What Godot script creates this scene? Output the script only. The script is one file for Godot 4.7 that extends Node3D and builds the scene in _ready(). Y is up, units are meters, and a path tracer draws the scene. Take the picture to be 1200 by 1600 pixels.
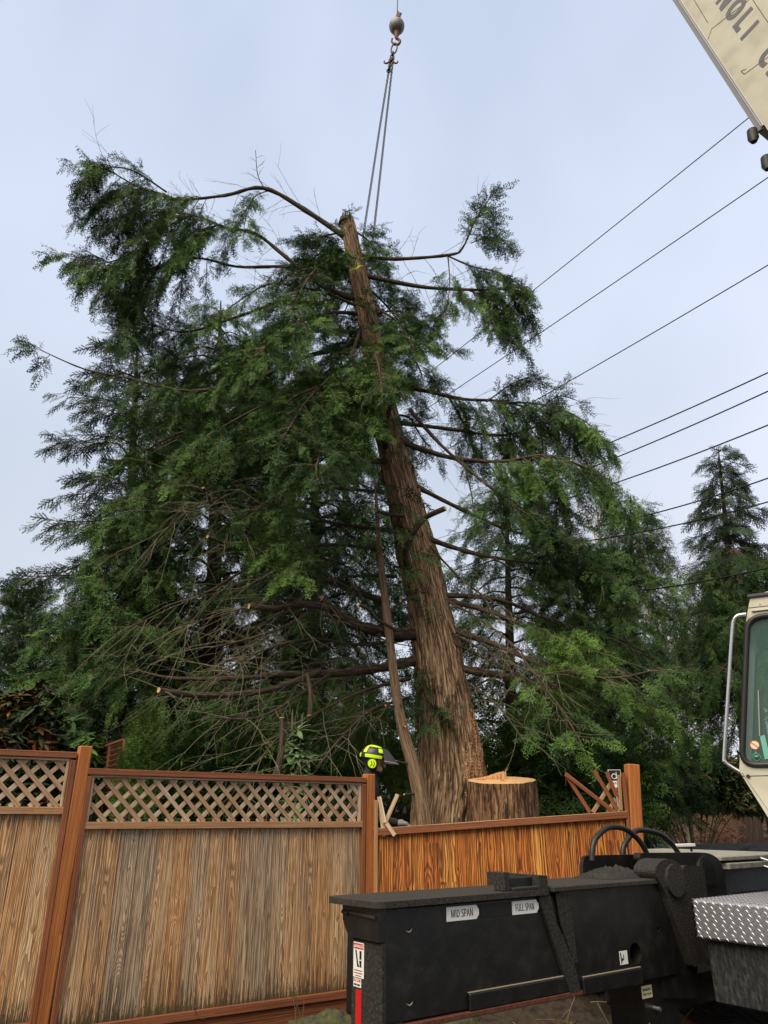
extends Node3D
# A leaning cedar held by a crane behind a board fence, overcast day. World units are metres, y up, camera looks along -z.

var rng := RandomNumberGenerator.new()
var M := {}
var taken := {}


class Geo:
	var v := PackedVector3Array()
	var n := PackedVector3Array()
	var t := PackedVector2Array()
	var i := PackedInt32Array()

	func poly(pts: Array, outward: Vector3, uvs: Array = []) -> void:
		var nn: Vector3 = (pts[1] - pts[0]).cross(pts[2] - pts[0])
		if nn.length() < 1e-12 and pts.size() > 3:
			nn = (pts[2] - pts[0]).cross(pts[3] - pts[0])
		nn = nn.normalized()
		var flip := nn.dot(outward) < 0.0
		if flip:
			nn = -nn
		var b := v.size()
		for k in pts.size():
			v.append(pts[k])
			n.append(nn)
			t.append(uvs[k] if uvs.size() > k else Vector2(pts[k].x + pts[k].z, pts[k].y))
		for k in range(1, pts.size() - 1):
			if flip:
				i.append_array([b, b + k, b + k + 1])
			else:
				i.append_array([b, b + k + 1, b + k])

	# chamfered box; uv: u across (x+z), v along y, in units of uvk metres
	func box(x: Transform3D, s: Vector3, bev := 0.004, uvk := Vector2(1, 1), uvo := Vector2.ZERO) -> void:
		var h := s * 0.5
		var e := minf(bev, minf(h.x, minf(h.y, h.z)) * 0.8)
		var faces := []
		for a in 3:
			var b := (a + 1) % 3
			var c := (a + 2) % 3
			for sg in [-1.0, 1.0]:
				var q := []
				for w in [[-1.0, -1.0], [1.0, -1.0], [1.0, 1.0], [-1.0, 1.0]]:
					var p := Vector3.ZERO
					p[a] = sg * h[a]
					p[b] = w[0] * (h[b] - e)
					p[c] = w[1] * (h[c] - e)
					q.append(p)
				var o := Vector3.ZERO
				o[a] = sg
				faces.append([q, o])
			for s1 in [-1.0, 1.0]:
				for s2 in [-1.0, 1.0]:
					var q2 := []
					for w in [[0, -1.0], [0, 1.0], [1, 1.0], [1, -1.0]]:
						var p := Vector3.ZERO
						p[a] = w[1] * (h[a] - e)
						p[b] = s1 * (h[b] - (e if w[0] == 1 else 0.0))
						p[c] = s2 * (h[c] - (e if w[0] == 0 else 0.0))
						q2.append(p)
					var o2 := Vector3.ZERO
					o2[b] = s1
					o2[c] = s2
					faces.append([q2, o2])
		for s1 in [-1.0, 1.0]:
			for s2 in [-1.0, 1.0]:
				for s3 in [-1.0, 1.0]:
					var g := Vector3(s1, s2, s3)
					var q3 := []
					for a in 3:
						var p := g * (h - Vector3(e, e, e))
						p[a] = g[a] * h[a]
						q3.append(p)
					faces.append([q3, g])
		for fc in faces:
			var pts := []
			var uvs := []
			for p in fc[0]:
				pts.append(x * p)
				uvs.append(Vector2((p.x + p.z) / uvk.x + 0.5, 0.5 - p.y / uvk.y) + uvo)
			poly(pts, x.basis * fc[1], uvs)

	# extruded outline (x, y) from z0 to z1
	func prism(outline: PackedVector2Array, z0: float, z1: float, x := Transform3D.IDENTITY, uvk := 1.0) -> void:
		var tris := Geometry2D.triangulate_polygon(outline)
		for k in range(0, tris.size(), 3):
			for zz in [[z0, -1.0], [z1, 1.0]]:
				var pts := []
				var uvs := []
				for w in 3:
					var q := outline[tris[k + w]]
					pts.append(x * Vector3(q.x, q.y, zz[0]))
					uvs.append(q / uvk)
				poly(pts, x.basis * Vector3(0, 0, zz[1] * signf(z1 - z0)), uvs)
		var cw := Geometry2D.is_polygon_clockwise(outline)
		for k in outline.size():
			var a := outline[k]
			var b := outline[(k + 1) % outline.size()]
			var o := Vector3(b.y - a.y, a.x - b.x, 0)
			if cw:
				o = -o
			poly([x * Vector3(a.x, a.y, z0), x * Vector3(b.x, b.y, z0), x * Vector3(b.x, b.y, z1), x * Vector3(a.x, a.y, z1)], x.basis * o,
				[Vector2(a.x + a.y, z0) / uvk, Vector2(b.x + b.y, z0) / uvk, Vector2(b.x + b.y, z1) / uvk, Vector2(a.x + a.y, z1) / uvk])

	func tube(pts: PackedVector3Array, rad: PackedFloat32Array, sides := 6, caps := true, uvk := Vector2(1, 1)) -> void:
		var np := pts.size()
		var tang := (pts[1] - pts[0]).normalized()
		var side := tang.cross(Vector3.UP if absf(tang.y) < 0.9 else Vector3.RIGHT).normalized()
		var b := v.size()
		var run := 0.0
		for k in np:
			var tn := (pts[mini(k + 1, np - 1)] - pts[maxi(k - 1, 0)]).normalized()
			side = (side - tn * side.dot(tn)).normalized()
			var up := side.cross(tn)
			if k > 0:
				run += pts[k].distance_to(pts[k - 1])
			for j in sides + 1:
				var an := TAU * j / sides
				var nn := side * cos(an) + up * sin(an)
				v.append(pts[k] + nn * rad[k])
				n.append(nn)
				t.append(Vector2(float(j) / sides * uvk.x, run * uvk.y))
		for k in np - 1:
			for j in sides:
				var q := b + k * (sides + 1) + j
				var w := q + sides + 1
				i.append_array([q, q + 1, w, q + 1, w + 1, w])
		if caps:
			for e in [0, np - 1]:
				var tn := (pts[0] - pts[1]).normalized() if e == 0 else (pts[np - 1] - pts[np - 2]).normalized()
				var pp := []
				var uu := []
				for j in sides:
					pp.append(v[b + e * (sides + 1) + j])
					uu.append(Vector2(cos(TAU * j / sides), sin(TAU * j / sides)) * 0.5 + Vector2(0.5, 0.5))
				poly(pp, tn, uu)

	# grid of points with smooth normals; wrap joins the last column to the first (the column is repeated)
	func grid(p: PackedVector3Array, uv: PackedVector2Array, rows: int, cols: int, wrap := false, flip := false) -> void:
		var b := v.size()
		for r in rows:
			for c in cols:
				var c0 := c - 1
				var c1 := c + 1
				if wrap:
					if c == 0:
						c0 = cols - 2
					if c == cols - 1:
						c1 = 1
				else:
					c0 = maxi(c0, 0)
					c1 = mini(c1, cols - 1)
				var du := p[r * cols + c1] - p[r * cols + c0]
				var dv := p[mini(r + 1, rows - 1) * cols + c] - p[maxi(r - 1, 0) * cols + c]
				var nn := du.cross(dv).normalized()
				v.append(p[r * cols + c])
				n.append(-nn if flip else nn)
				t.append(uv[r * cols + c])
		for r in rows - 1:
			for c in cols - 1:
				var q := b + r * cols + c
				var w := q + cols
				if flip:
					i.append_array([q, q + 1, w, q + 1, w + 1, w])
				else:
					i.append_array([q, w, q + 1, q + 1, w, w + 1])

	func mesh() -> ArrayMesh:
		var a := []
		a.resize(Mesh.ARRAY_MAX)
		a[Mesh.ARRAY_VERTEX] = v
		a[Mesh.ARRAY_NORMAL] = n
		a[Mesh.ARRAY_TEX_UV] = t
		a[Mesh.ARRAY_INDEX] = i
		var m := ArrayMesh.new()
		m.add_surface_from_arrays(Mesh.PRIMITIVE_TRIANGLES, a)
		return m


# ---------------------------------------------------------------- nodes
func numbered(called: String) -> String:
	if not taken.has(called):
		taken[called] = 0
		return called
	taken[called] += 1
	return "%s_%03d" % [called, taken[called]]


func thing(called: String, label: String, category: String, at := Vector3.ZERO, group := "", turn := 0.0) -> Node3D:
	var o := Node3D.new()
	o.name = numbered(called)
	add_child(o)
	o.position = at
	o.rotation.y = turn
	tag(o, label, category, group)
	return o


func tag(o: Node, label: String, category: String, group := "") -> void:
	o.set_meta("label", label)
	o.set_meta("category", category)
	if group != "":
		o.set_meta("group", group)


func part(called: String, what, m: Material, parent: Node, at := Transform3D.IDENTITY) -> MeshInstance3D:
	var o := MeshInstance3D.new()
	o.name = numbered(called) if parent == self else called
	o.mesh = what.mesh() if what is Geo else what
	o.material_override = m
	o.transform = at
	parent.add_child(o, true)
	return o


func structure(called: String, what, m: Material) -> MeshInstance3D:
	var o := part(called, what, m, self)
	o.set_meta("kind", "structure")
	return o


func pts(a: Array) -> PackedVector3Array:
	return PackedVector3Array(a)


func rod(a: Vector3, b: Vector3, r: float, sides := 8) -> Geo:
	var g := Geo.new()
	g.tube(pts([a, b]), PackedFloat32Array([r, r]), sides)
	return g


# smooth curve through given points
func curve(p: PackedVector3Array, per := 5) -> PackedVector3Array:
	var out := PackedVector3Array()
	for k in p.size() - 1:
		var a := p[maxi(k - 1, 0)]
		var d := p[mini(k + 2, p.size() - 1)]
		for j in per:
			out.append(p[k].cubic_interpolate(p[k + 1], a, d, float(j) / per))
	out.append(p[p.size() - 1])
	return out


func frame_from(xdir: Vector3, up: Vector3) -> Basis:
	var x := xdir.normalized()
	var z := x.cross(up)
	if z.length() < 0.01:
		z = x.cross(Vector3(0.3, 0.1, 1))
	z = z.normalized()
	return Basis(x, z.cross(x), z)


# ---------------------------------------------------------------- textures
func noise(sd: int, freq: float, oct := 4, kind := FastNoiseLite.TYPE_SIMPLEX_SMOOTH) -> FastNoiseLite:
	var f := FastNoiseLite.new()
	f.seed = sd
	f.frequency = freq
	f.noise_type = kind
	f.fractal_octaves = oct
	return f


func tex(im: Image) -> ImageTexture:
	im.generate_mipmaps()
	return ImageTexture.create_from_image(im)


# colour ramp over layered noise, seamless; stretch > 1 draws it out along v
func ramp_image(sd: int, freq: float, cols: Array, size := 256, stretch := 1, oct := 5, contrast := 1.0) -> Image:
	var f := noise(sd, freq, oct)
	var src := f.get_seamless_image(size, size / stretch, false, false, 0.15, true)
	if stretch > 1:
		src.resize(size, size, Image.INTERPOLATE_CUBIC)
	src.convert(Image.FORMAT_L8)
	var d := src.get_data()
	var out := PackedByteArray()
	out.resize(size * size * 3)
	for k in size * size:
		var x: float = clampf((d[k] / 255.0 - 0.5) * contrast + 0.5, 0.0, 0.9999) * (cols.size() - 1)
		var c: Color = cols[int(x)].lerp(cols[int(x) + 1], x - int(x))
		out[k * 3] = int(c.r * 255)
		out[k * 3 + 1] = int(c.g * 255)
		out[k * 3 + 2] = int(c.b * 255)
	return Image.create_from_data(size, size, false, Image.FORMAT_RGB8, out)


func bump_image(sd: int, freq: float, size := 256, stretch := 1, depth := 3.0) -> Image:
	var src := noise(sd, freq, 5).get_seamless_image(size, size / stretch, false, false, 0.15, true)
	if stretch > 1:
		src.resize(size, size, Image.INTERPOLATE_CUBIC)
	src.convert(Image.FORMAT_RGBA8)
	src.bump_map_to_normal_map(depth)
	return src


func plain(c: Color, rough := 0.7, metal := 0.0) -> StandardMaterial3D:
	var m := StandardMaterial3D.new()
	m.albedo_color = c
	m.roughness = rough
	m.metallic = metal
	return m


func textured(im: Image, rough := 0.8, nim: Image = null, nscale := 1.0) -> StandardMaterial3D:
	var m := StandardMaterial3D.new()
	m.albedo_texture = tex(im)
	m.roughness = rough
	if nim:
		m.normal_enabled = true
		m.normal_texture = tex(nim)
		m.normal_scale = nscale
	return m


func triplanar(m: StandardMaterial3D, k: float, world := false) -> StandardMaterial3D:
	m.uv1_triplanar = true
	m.uv1_world_triplanar = world
	m.uv1_scale = Vector3(k, k, k)
	return m


# one sawn cedar board: growth rings of a log cut lengthwise give straight and arched grain
func board_material(sd: int, early: Color, late: Color, grey: Color, weather: float, streak: Color, foot: float, arch: float, coarse := 1.0) -> StandardMaterial3D:
	var w := 112
	var h := 600
	var r := RandomNumberGenerator.new()
	r.seed = sd
	var n1 := noise(sd, 1.0, 3)
	var n2 := noise(sd + 77, 1.0, 2)
	var ox := r.randf_range(-5.0, 5.0)
	var oz := r.randf_range(1.0, 3.5)
	var slope := r.randf_range(-1.0, 1.0) * 3.0 * arch
	var sp := r.randf_range(0.75, 1.1) * coarse
	var out := PackedByteArray()
	out.resize(w * h * 3)
	var bump := PackedByteArray()
	bump.resize(w * h)
	for y in h:
		var vv := float(y) / h
		var wob := n1.get_noise_2d(vv * 1.6, 3.0) * 2.5
		var wz := n1.get_noise_2d(vv * 1.9, 40.0) * 4.5 * arch
		for x in w:
			var uu := float(x) / w - 0.5
			var cx := uu * 14.0 + ox + wob + n2.get_noise_2d(uu * 2.0, vv * 3.0) * 0.9
			var cz := oz + slope * vv + wz
			var ring := sqrt(cx * cx + cz * cz) / sp
			ring += n2.get_noise_2d(uu * 6.0, vv * 9.0) * 0.15
			var g := ring - floorf(ring)
			var l := smoothstep(0.35, 0.9, g) * (1.0 - smoothstep(0.93, 1.0, g))
			var fib := n1.get_noise_2d(uu * 70.0, vv * 6.0)
			var c := early.lerp(late, l * (0.75 + 0.25 * fib))
			c = c.lerp(grey, clampf(weather + n1.get_noise_2d(uu * 9.0 + 9.0, vv * 1.3) * 1.1, 0.0, 0.9))
			c = c.lerp(late, l * 0.4)
			var st := n2.get_noise_2d(uu * 14.0 + 60.0, vv * 2.2)
			c = c.lerp(streak, clampf((st - 0.1) * 2.6, 0.0, 0.7))
			c = c.lerp(late * 0.55, clampf((n2.get_noise_2d(uu * 16.0 + 20.0, vv * 0.8) - 0.14) * 2.2, 0.0, 0.55))
			c = c * (1.0 + fib * 0.18)
			if foot > 0.0:
				# wet, mossy foot of the board, with a ragged edge
				var tongue := maxf(0.0, 0.35 + 1.2 * n1.get_noise_2d(uu * 9.0, 7.0) + 0.6 * n2.get_noise_2d(uu * 34.0, vv * 5.0))
				var line := 0.985 - foot * 4.0 * tongue
				c = c.lerp(Color(0.24, 0.17, 0.11), smoothstep(line, line + 0.04, vv) * (0.68 + 0.3 * fib))
				var moss := 0.99 - foot * (0.5 + 0.9 * n2.get_noise_2d(uu * 22.0, 50.0))
				c = c.lerp(Color(0.2, 0.21, 0.09), smoothstep(moss, moss + 0.012, vv) * 0.65)
			var q := (y * w + x) * 3
			out[q] = clampi(int(c.r * 255), 0, 255)
			out[q + 1] = clampi(int(c.g * 255), 0, 255)
			out[q + 2] = clampi(int(c.b * 255), 0, 255)
			bump[y * w + x] = clampi(int(150 - l * 90 + fib * 70), 0, 255)
	var bi := Image.create_from_data(w, h, false, Image.FORMAT_L8, bump)
	bi.convert(Image.FORMAT_RGBA8)
	bi.bump_map_to_normal_map(3.0)
	return textured(Image.create_from_data(w, h, false, Image.FORMAT_RGB8, out), 0.75, bi, 0.8)


func bark_image(sd: int, size: int, cols: Array) -> Array:
	var a := noise(sd, 0.07, 4).get_seamless_image(size, size / 16, false, false, 0.2, true)
	a.resize(size, size, Image.INTERPOLATE_CUBIC)
	var b := noise(sd + 5, 0.03, 4).get_seamless_image(size, size / 4, false, false, 0.2, true)
	b.resize(size, size, Image.INTERPOLATE_CUBIC)
	a.convert(Image.FORMAT_L8)
	b.convert(Image.FORMAT_L8)
	var da := a.get_data()
	var db := b.get_data()
	var out := PackedByteArray()
	out.resize(size * size * 3)
	var bp := PackedByteArray()
	bp.resize(size * size)
	for y in size:
		for x in size:
			var k := y * size + x
			var sh := (x + int(db[k] * 0.12)) % size
			var f: float = clampf((da[y * size + sh] / 255.0 - 0.5) * 1.9 + 0.5, 0.0, 1.0)
			var x2: float = clampf(f * 0.75 + db[k] / 255.0 * 0.35 - 0.05, 0.0, 0.999) * (cols.size() - 1)
			var c: Color = cols[int(x2)].lerp(cols[int(x2) + 1], x2 - int(x2))
			out[k * 3] = int(c.r * 255)
			out[k * 3 + 1] = int(c.g * 255)
			out[k * 3 + 2] = int(c.b * 255)
			bp[k] = int(f * 255)
	var bi := Image.create_from_data(size, size, false, Image.FORMAT_L8, bp)
	bi.convert(Image.FORMAT_RGBA8)
	bi.bump_map_to_normal_map(5.0)
	return [Image.create_from_data(size, size, false, Image.FORMAT_RGB8, out), bi]


func make_materials() -> void:
	var gray := Color(0.6, 0.57, 0.54)
	M.old_boards = []
	for k in 12:
		var tone: Color = [Color(0.77, 0.64, 0.48), Color(0.72, 0.6, 0.46), Color(0.76, 0.59, 0.41), Color(0.71, 0.61, 0.49), Color(0.79, 0.67, 0.51), Color(0.74, 0.57, 0.4), Color(0.69, 0.6, 0.5), Color(0.75, 0.63, 0.49)][k % 8] * 1.15
		M.old_boards.append(board_material(100 + k * 7, tone, tone * Color(0.64, 0.6, 0.54), gray, [0.12, 0.22, 0.05, 0.3, 0.12, 0.08, 0.32, 0.2][k % 8], [Color(0.6, 0.36, 0.17), Color(0.36, 0.28, 0.22)][k % 2], 0.03 + 0.02 * (k % 3), 0.25 + 0.35 * (k % 3)))
	M.new_boards = []
	for k in 6:
		M.new_boards.append(board_material(300 + k * 11, [Color(0.88, 0.58, 0.24), Color(0.84, 0.51, 0.19), Color(0.9, 0.63, 0.29), Color(0.82, 0.48, 0.18)][k % 4], Color(0.36, 0.17, 0.055), Color(0.6, 0.42, 0.26), -0.2, Color(0.4, 0.19, 0.06), 0.0, 0.8 + 0.6 * (k % 2), 1.7))
	M.post = board_material(501, Color(0.74, 0.46, 0.22), Color(0.65, 0.37, 0.15), Color(0.66, 0.43, 0.24), 0.1, Color(0.56, 0.3, 0.12), 0.0, 0.3)
	M.rail = board_material(511, Color(0.6, 0.345, 0.2), Color(0.45, 0.235, 0.125), Color(0.56, 0.4, 0.28), 0.1, Color(0.38, 0.2, 0.11), 0.0, 0.2)
	M.pale_rail = board_material(523, Color(0.72, 0.56, 0.4), Color(0.6, 0.42, 0.27), Color(0.66, 0.58, 0.5), 0.2, Color(0.62, 0.38, 0.2), 0.0, 0.3)
	M.lath = [board_material(531, Color(0.84, 0.75, 0.63), Color(0.72, 0.6, 0.48), Color(0.8, 0.76, 0.7), 0.35, Color(0.6, 0.42, 0.28), 0.0, 0.3),
		board_material(541, Color(0.74, 0.62, 0.49), Color(0.6, 0.47, 0.35), Color(0.7, 0.64, 0.57), 0.3, Color(0.6, 0.36, 0.22), 0.0, 0.3)]
	M.red_lath = M.rail
	var bk := bark_image(21, 512, [Color(0.1, 0.07, 0.05), Color(0.33, 0.24, 0.175), Color(0.53, 0.42, 0.32), Color(0.65, 0.55, 0.44), Color(0.73, 0.65, 0.54)])
	M.bark = textured(bk[0], 0.9, bk[1], 1.6)
	M.stump_bark = M.bark.duplicate()
	M.stump_bark.albedo_color = Color(0.86, 0.78, 0.72)
	var bk2 := bark_image(31, 256, [Color(0.1, 0.08, 0.06), Color(0.22, 0.175, 0.135), Color(0.31, 0.26, 0.2), Color(0.42, 0.36, 0.28)])
	M.limb_bark = textured(bk2[0], 0.9, bk2[1], 1.0)
	M.dark_bark = textured(bark_image(37, 256, [Color(0.09, 0.07, 0.055), Color(0.2, 0.15, 0.11), Color(0.28, 0.22, 0.17)])[0], 0.9)
	M.twig = plain(Color(0.42, 0.4, 0.32), 0.9)
	M.bramble = plain(Color(0.5, 0.37, 0.28), 0.9)
	M.pale_twig = plain(Color(0.56, 0.52, 0.43), 0.9)
	M.red_twig = plain(Color(0.34, 0.26, 0.19), 0.9)
	M.cut = textured(ramp_image(41, 0.03, [Color(0.76, 0.57, 0.39), Color(0.85, 0.67, 0.48), Color(0.9, 0.75, 0.57)], 128), 0.85)
	# growth rings and saw marks of the stump's face
	var ri := Image.create(256, 256, false, Image.FORMAT_RGB8)
	var rn := noise(43, 0.02, 3)
	for y in 256:
		for x in 256:
			var rr := Vector2(x - 122, y - 131).length() + rn.get_noise_2d(x, y) * 14.0
			var ring := 0.5 + 0.5 * sin(rr * 0.85)
			var saw := rn.get_noise_2d(x * 0.6 + y * 9.0, 5.0)
			var c := Color(0.9, 0.73, 0.53).lerp(Color(0.78, 0.55, 0.34), ring * 0.45 + saw * 0.35 + rn.get_noise_2d(x * 3.0, y * 3.0) * 0.3)
			c = c.lerp(Color(0.6, 0.38, 0.24), smoothstep(112.0, 122.0, rr) * 0.7)
			ri.set_pixel(x, y, c)
	M.ring_cut = textured(ri, 0.9)
	M.pale_cut = textured(ramp_image(45, 0.06, [Color(0.62, 0.46, 0.3), Color(0.78, 0.62, 0.44), Color(0.84, 0.7, 0.52)], 64), 0.9)
	M.leaf = StandardMaterial3D.new()
	M.leaf.vertex_color_use_as_albedo = true
	M.leaf.roughness = 0.7
	M.leaf.metallic_specular = 0.3
	M.leaf.backlight_enabled = true
	M.leaf.backlight = Color(0.12, 0.2, 0.06)
	M.leaf.cull_mode = BaseMaterial3D.CULL_DISABLED
	M.black_paint = triplanar(textured(ramp_image(51, 0.02, [Color(0.04, 0.043, 0.043), Color(0.06, 0.062, 0.062), Color(0.085, 0.086, 0.082), Color(0.14, 0.135, 0.12)], 256, 1, 6, 1.3), 0.45, bump_image(52, 0.05, 256, 1, 1.0), 0.25), 1.1)
	M.dusty_black = triplanar(textured(ramp_image(53, 0.11, [Color(0.06, 0.06, 0.058), Color(0.12, 0.116, 0.108), Color(0.2, 0.19, 0.17)], 256, 1, 6, 1.6), 0.8, bump_image(54, 0.12, 256, 1, 2.0), 0.5), 1.6)
	M.rust_top = triplanar(textured(ramp_image(55, 0.12, [Color(0.09, 0.088, 0.082), Color(0.14, 0.13, 0.12), Color(0.19, 0.165, 0.145), Color(0.25, 0.23, 0.21)], 256, 1, 6, 1.2), 0.85, bump_image(56, 0.1, 256, 1, 2.0), 0.5), 1.4)
	M.rust = triplanar(textured(ramp_image(57, 0.08, [Color(0.2, 0.1, 0.07), Color(0.33, 0.17, 0.11), Color(0.4, 0.22, 0.14)], 128), 0.85), 2.0)
	M.rubber = plain(Color(0.11, 0.11, 0.11), 0.5)
	M.cream = triplanar(textured(ramp_image(59, 0.015, [Color(0.69, 0.68, 0.62), Color(0.735, 0.725, 0.665), Color(0.77, 0.76, 0.7)], 256, 1, 5, 1.2), 0.42), 0.7)
	M.boom = triplanar(textured(ramp_image(60, 0.015, [Color(0.61, 0.6, 0.54), Color(0.66, 0.65, 0.585), Color(0.69, 0.68, 0.62)], 256, 1, 5, 1.4), 0.5), 0.6)
	M.grey_paint = plain(Color(0.58, 0.57, 0.58), 0.5)
	M.navy = plain(Color(0.22, 0.22, 0.28), 0.5)
	M.dark_line = plain(Color(0.12, 0.12, 0.11), 0.7)
	M.deck = triplanar(textured(ramp_image(61, 0.05, [Color(0.46, 0.45, 0.42), Color(0.56, 0.55, 0.51), Color(0.63, 0.62, 0.58)], 128), 0.8), 1.5)
	M.aluminium = plain(Color(0.7, 0.71, 0.74), 0.42, 0.85)
	M.chrome = plain(Color(0.82, 0.83, 0.85), 0.22, 0.9)
	M.white = plain(Color(0.86, 0.86, 0.85), 0.6)
	M.red = plain(Color(0.72, 0.09, 0.1), 0.5)
	M.black = plain(Color(0.05, 0.05, 0.05), 0.6)
	M.grey_print = plain(Color(0.4, 0.4, 0.42), 0.7)
	M.steel = triplanar(textured(ramp_image(63, 0.06, [Color(0.1, 0.09, 0.09), Color(0.16, 0.145, 0.14), Color(0.22, 0.18, 0.16)], 128), 0.55), 6.0)
	M.rusty_steel = plain(Color(0.42, 0.22, 0.16), 0.7)
	M.ball = triplanar(textured(ramp_image(65, 0.035, [Color(0.14, 0.13, 0.12), Color(0.42, 0.41, 0.4), Color(0.52, 0.51, 0.5), Color(0.58, 0.57, 0.55)], 256, 1, 5, 2.2), 0.5), 3.0)
	M.glass = plain(Color(0.3, 0.5, 0.46, 0.2), 0.03)
	M.glass.transparency = BaseMaterial3D.TRANSPARENCY_ALPHA
	M.neon = plain(Color(0.8, 0.95, 0.05), 0.45)
	M.helmet = plain(Color(0.13, 0.13, 0.14), 0.4)
	M.visor = plain(Color(0.2, 0.2, 0.21), 0.55)
	M.soil = textured(ramp_image(71, 0.03, [Color(0.07, 0.055, 0.04), Color(0.14, 0.105, 0.075), Color(0.2, 0.16, 0.11), Color(0.15, 0.16, 0.09)], 512, 1, 6, 1.4), 0.95, bump_image(72, 0.08, 256, 1, 4.0), 1.0)
	M.soil.uv1_scale = Vector3(0.5, 0.5, 0.5)
	M.asphalt = textured(ramp_image(73, 0.2, [Color(0.3, 0.3, 0.31), Color(0.37, 0.37, 0.38), Color(0.43, 0.43, 0.43)], 256), 0.85)
	M.moss_rock = triplanar(textured(ramp_image(75, 0.04, [Color(0.13, 0.12, 0.1), Color(0.25, 0.23, 0.2), Color(0.22, 0.25, 0.11), Color(0.33, 0.35, 0.16)], 256, 1, 6, 1.4), 0.9, bump_image(76, 0.08, 256, 1, 4.0), 1.0), 1.5)
	M.old_fence = board_material(601, Color(0.42, 0.31, 0.23), Color(0.32, 0.22, 0.16), Color(0.36, 0.32, 0.28), 0.2, Color(0.3, 0.2, 0.13), 0.0, 0.2)
	M.red_fence = board_material(611, Color(0.47, 0.28, 0.18), Color(0.36, 0.2, 0.12), Color(0.45, 0.32, 0.24), 0.15, Color(0.33, 0.19, 0.11), 0.0, 0.2)
	M.wood_grey = plain(Color(0.5, 0.46, 0.4), 0.9)


# ---------------------------------------------------------------- plants
var fronds := []      # cedar sprays
var needles := []     # fir twigs
var leaf_tufts := []  # broad leaves


func leaf_mesh(v: PackedVector3Array, n: PackedVector3Array) -> ArrayMesh:
	for k in range(0, v.size(), 3):
		var up := (v[k + 2] - v[k]).cross(v[k + 1] - v[k]).normalized()
		for j in 3:
			n[k + j] = up
	var a := []
	a.resize(Mesh.ARRAY_MAX)
	a[Mesh.ARRAY_VERTEX] = v
	a[Mesh.ARRAY_NORMAL] = n
	var m := ArrayMesh.new()
	m.add_surface_from_arrays(Mesh.PRIMITIVE_TRIANGLES, a)
	m.surface_set_material(0, M.leaf)
	return m


# a flat scale-leaf spray of unit length along +x, arching down, side shoots in the xz plane
func make_frond(sd: int) -> ArrayMesh:
	var r := RandomNumberGenerator.new()
	r.seed = sd
	var v := PackedVector3Array()
	var n := PackedVector3Array()
	var blade := func(a: Vector3, b: Vector3, w: float) -> void:
		var d := (b - a)
		var s := d.cross(Vector3.UP).normalized() * w
		var mid := a + d * 0.45
		var up := s.cross(d).normalized()
		if up.y < 0.0:
			up = -up
		for q in [a, mid + s, b, a, b, mid - s]:
			v.append(q)
			n.append(up)
	var bend := r.randf_range(-0.15, 0.35)
	var axis := func(x: float) -> Vector3: return Vector3(x, -bend * x * x, 0.06 * sin(x * 5.0 + sd))
	blade.call(axis.call(0.0), axis.call(0.5), 0.012)
	blade.call(axis.call(0.45), axis.call(1.0), 0.014)
	var k := 0
	var x := 0.08
	while x < 0.95:
		var sd2 := 1.0 if k % 2 == 0 else -1.0
		var ln := (0.42 * pow(1.0 - x, 0.7) + 0.05) * r.randf_range(0.7, 1.15) * smoothstep(0.0, 0.25, x + 0.1)
		var p: Vector3 = axis.call(x)
		var ang := deg_to_rad(r.randf_range(35, 58))
		var d := Vector3(cos(ang), r.randf_range(-0.6, 0.35), sd2 * sin(ang)).normalized()
		var e := p + d * ln + Vector3(0, -0.25 * ln * ln, 0)
		blade.call(p, e, 0.022)
		var m := int(ln / 0.08)
		for j in m:
			var q := p.lerp(e, (j + 0.6) / (m + 0.3))
			var s3 := 1.0 if j % 2 == 0 else -1.0
			var a2 := s3 * deg_to_rad(r.randf_range(30, 50))
			var d2 := d.rotated(Vector3.UP, a2) + Vector3(0, r.randf_range(-0.55, 0.4), 0)
			blade.call(q, q + d2.normalized() * (0.17 * (1.0 - 0.45 * j / m)) * r.randf_range(0.5, 1.5), 0.0245)
		x += 0.078
		k += 1
	return leaf_mesh(v, n)


# a bushy needle twig of unit length along +x
func make_needle_twig(sd: int) -> ArrayMesh:
	var r := RandomNumberGenerator.new()
	r.seed = sd
	var v := PackedVector3Array()
	var n := PackedVector3Array()
	var shoots := [[Vector3.ZERO, Vector3(1, -0.1, 0)]]
	for k in 7:
		var s := 1.0 if k % 2 == 0 else -1.0
		var a := Vector3(0.15 + k * 0.1, -0.02, 0)
		shoots.append([a, a + Vector3(0.3, r.randf_range(-0.12, 0.04), s * 0.26) * (1.0 - k * 0.08)])
	for sh in shoots:
		var d: Vector3 = sh[1] - sh[0]
		var cnt := int(d.length() / 0.019)
		for j in cnt:
			var p: Vector3 = sh[0] + d * (j + 0.5) / cnt
			var rd := d.normalized().rotated(Vector3.UP, r.randf_range(0.5, 1.1) * (1 if j % 2 == 0 else -1))
			rd = rd.rotated(d.normalized(), r.randf_range(-0.9, 0.9))
			var w := rd.cross(Vector3(0.1, 1, 0.2)).normalized() * 0.014
			for q in [p - w, p + rd * 0.085, p + w]:
				v.append(q)
				n.append(rd.cross(w).normalized())
	return leaf_mesh(v, n)


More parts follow.
